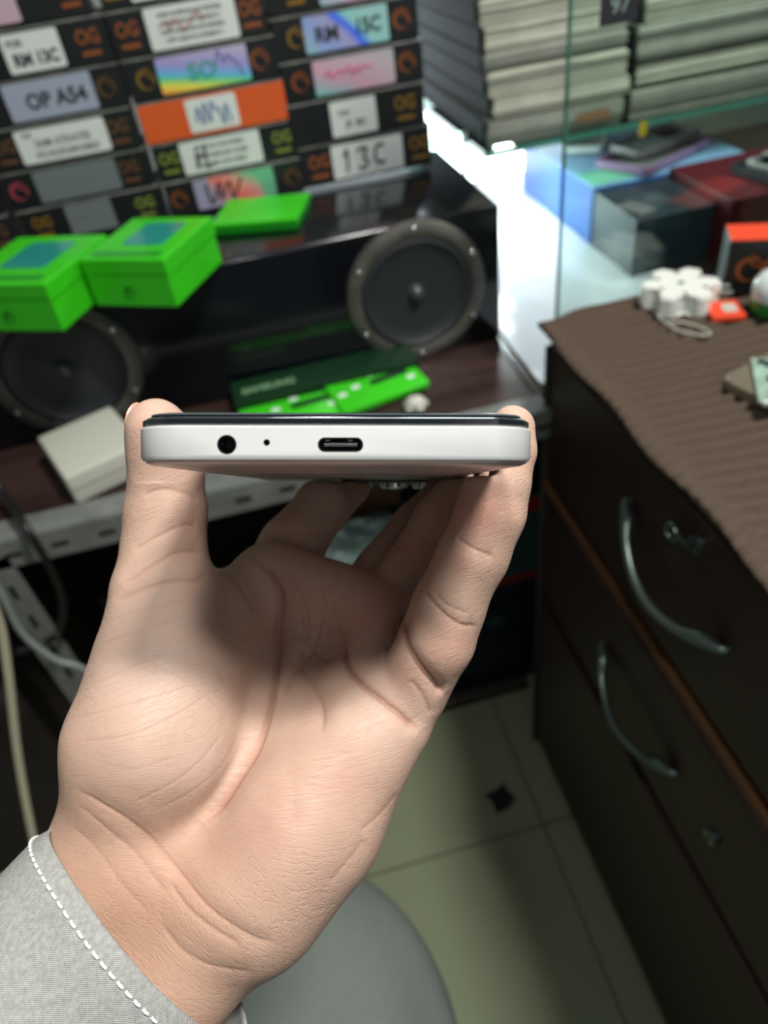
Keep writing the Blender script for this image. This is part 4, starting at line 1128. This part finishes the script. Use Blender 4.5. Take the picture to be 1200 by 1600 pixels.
# thumbnail, set into the outer side of the thumb tip
bm = nb(); ball(bm, (0, 0, 0), (.0042, .0062, .0012), 24)
nl = obj('fingernail', bm, mat('nail', (188, 146, 130), .25, coat=.3), person, True)
nc = Vector(cw(q(213, 664, 200.3))); ax_ = Vector(R3 @ np.array([-.88, -.12, .45])); upv = Vector(R3 @ np.array([-.15, -1, 0]))
zz_ = ax_.normalized(); xx_ = upv.cross(zz_).normalized(); yy_ = zz_.cross(xx_)
nl.matrix_world = Matrix(((xx_.x, yy_.x, zz_.x, nc.x), (xx_.y, yy_.y, zz_.y, nc.y), (xx_.z, yy_.z, zz_.z, nc.z), (0, 0, 0, 1)))

# ---------------------------------------------------------------- sleeve
def fabric(name, rgb, scale_u, scale_v, bump=.4):
    m = mat(name, rgb, .9, spec=.15); nt = m.node_tree; b = nt.nodes['Principled BSDF']
    uv = nt.nodes.new('ShaderNodeUVMap'); hs = []
    sp_ = nt.nodes.new('ShaderNodeSeparateXYZ'); nt.links.new(uv.outputs[0], sp_.inputs[0])
    for ch, sc in (('X', scale_u), ('Y', scale_v)):
        mu = nt.nodes.new('ShaderNodeMath'); mu.operation = 'MULTIPLY'; mu.inputs[1].default_value = sc
        sn = nt.nodes.new('ShaderNodeMath'); sn.operation = 'SINE'; nt.links.new(sp_.outputs[ch], mu.inputs[0]); nt.links.new(mu.outputs[0], sn.inputs[0]); hs.append(sn)
    pr_ = nt.nodes.new('ShaderNodeMath'); pr_.operation = 'MULTIPLY'; nt.links.new(hs[0].outputs[0], pr_.inputs[0]); nt.links.new(hs[1].outputs[0], pr_.inputs[1])
    bp = nt.nodes.new('ShaderNodeBump'); bp.inputs['Strength'].default_value = bump; bp.inputs['Distance'].default_value = .0003
    nt.links.new(pr_.outputs[0], bp.inputs['Height']); nt.links.new(bp.outputs[0], b.inputs['Normal'])
    no_ = nt.nodes.new('ShaderNodeTexNoise'); no_.inputs['Scale'].default_value = 900; tc = nt.nodes.new('ShaderNodeTexCoord'); nt.links.new(tc.outputs['Object'], no_.inputs[0])
    ma = nt.nodes.new('ShaderNodeMath'); ma.operation = 'MULTIPLY_ADD'; ma.inputs[1].default_value = .30; nt.links.new(pr_.outputs[0], ma.inputs[0]); nt.links.new(no_.outputs['Fac'], ma.inputs[2])
    r = nt.nodes.new('ShaderNodeValToRGB'); cc = lin(rgb); r.color_ramp.elements[0].color = tuple(x * .72 for x in cc[:3]) + (1,); r.color_ramp.elements[1].color = tuple(min(1, x * 1.2) for x in cc[:3]) + (1,)
    r.color_ramp.elements[0].position = .2; r.color_ramp.elements[1].position = .85
    nt.links.new(ma.outputs[0], r.inputs[0]); nt.links.new(r.outputs[0], b.inputs['Base Color'])
    return m


def grid_mesh(name, fn, nu, nv, m, parent, closed=True, thick=.0):
    verts, faces, uvs = [], [], []
    for j in range(nv + 1):
        for i in range(nu + (0 if closed else 1)):
            verts.append(tuple(fn(i / nu, j / nv)))
    w_ = nu if closed else nu + 1
    for j in range(nv):
        for i in range(nu):
            i2 = (i + 1) % w_ if closed else i + 1
            faces.append((j * w_ + i, j * w_ + i2, (j + 1) * w_ + i2, (j + 1) * w_ + i)); uvs += [(i / nu, j / nv), ((i + 1) / nu, j / nv), ((i + 1) / nu, (j + 1) / nv), (i / nu, (j + 1) / nv)]
    me = bpy.data.meshes.new(name); me.from_pydata(verts, [], faces); uvl = me.uv_layers.new(name='UVMap')
    for k, u in enumerate(uvs): uvl.data[k].uv = u
    me.materials.append(m); me.polygons.foreach_set('use_smooth', [True] * len(me.polygons))
    o = bpy.data.objects.new(name, me); C.objects.link(o); o.parent = parent
    if thick:
        md = o.modifiers.new('s', 'SOLIDIFY'); md.thickness = thick; md.offset = 0
    return o


SC = np.array(q(236, 1448, 188)); E1 = np.array([.70, .714, 0.]); E2 = np.array([3.0, -7.0, -25.]); E2 -= E1 * (E1 @ E2); E2 /= np.linalg.norm(E2)
AXS = np.cross(E1, E2); AXS = AXS if AXS[0] < 0 else -AXS


def sleeve_pt(s, t, off=0):
    a = 2 * PI * s; L = 150 * t
    ra = 37.0 + 10 * t + .7 * math.sin(3 * a + L * .06) + 1.2 * math.sin(L * .07 + a) * min(1, L / 20) + off
    rb = 27.5 + 10 * t + .6 * math.sin(4 * a + 1) + 1.4 * math.sin(L * .09 + 2 * a) * min(1, L / 20) + off
    rim = .9 * math.exp(-(L / 2.0) ** 2)
    p = SC + E1 * (ra - rim) * math.cos(a) + E2 * (rb - rim) * math.sin(a) + AXS * (L + 1.0 * math.sin(2 * a + .6))
    return cw(p)


slv_m = fabric('grey_sleeve_cloth', (156, 158, 154), 2 * PI * 420, 2 * PI * 300)
slv = grid_mesh('sleeve', sleeve_pt, 160, 120, slv_m, person, True, .0009)
bm = nb(); NS = 84
for k in range(NS):
    a0 = k / NS; a1 = (k + .62) / NS
    tube(bm, [sleeve_pt(a0 + (a1 - a0) * f, 4.3 / 150, .55 + .35 * math.sin(PI * f)) for f in (0, .25, .5, .75, 1)], .00038, 6, 0)
obj('stitching', bm, mat('stitch_thread', (222, 224, 220), .7), slv, True)

# ---------------------------------------------------------------- lap of the same person, in grey cloth
knee = np.array([.0, .0, .0])
LK = cw(q(452, 1545, 560)); LH = cw(q(400, 2500, 430))
dL = (LH - LK).normalized(); sL = dL.cross(Vector((0, 0, 1))).normalized(); uL = sL.cross(dL)


def lap_pt(s, t):
    a = 2 * PI * s; tt = t * .50 - .0
    k = min(1, (t / .28)) ; rr = .128 * math.sqrt(max(0.0004, 1 - (1 - k) ** 2.2)) + .02 * t
    fold_ = .0035 * math.sin(5 * a + 9 * t) + .003 * math.sin(9 * a - 6 * t + 1) + .004 * math.sin(a * 3 + 14 * t)
    p = LK + dL * (tt - .09) + sL * (rr + fold_ * k) * math.cos(a) + uL * (rr * .86 + fold_ * k) * math.sin(a)
    return p


grid_mesh('trousers', lap_pt, 120, 90, fabric('grey_trouser_cloth', (116, 124, 118), 2 * PI * 500, 2 * PI * 400, .2), person, True, .001)
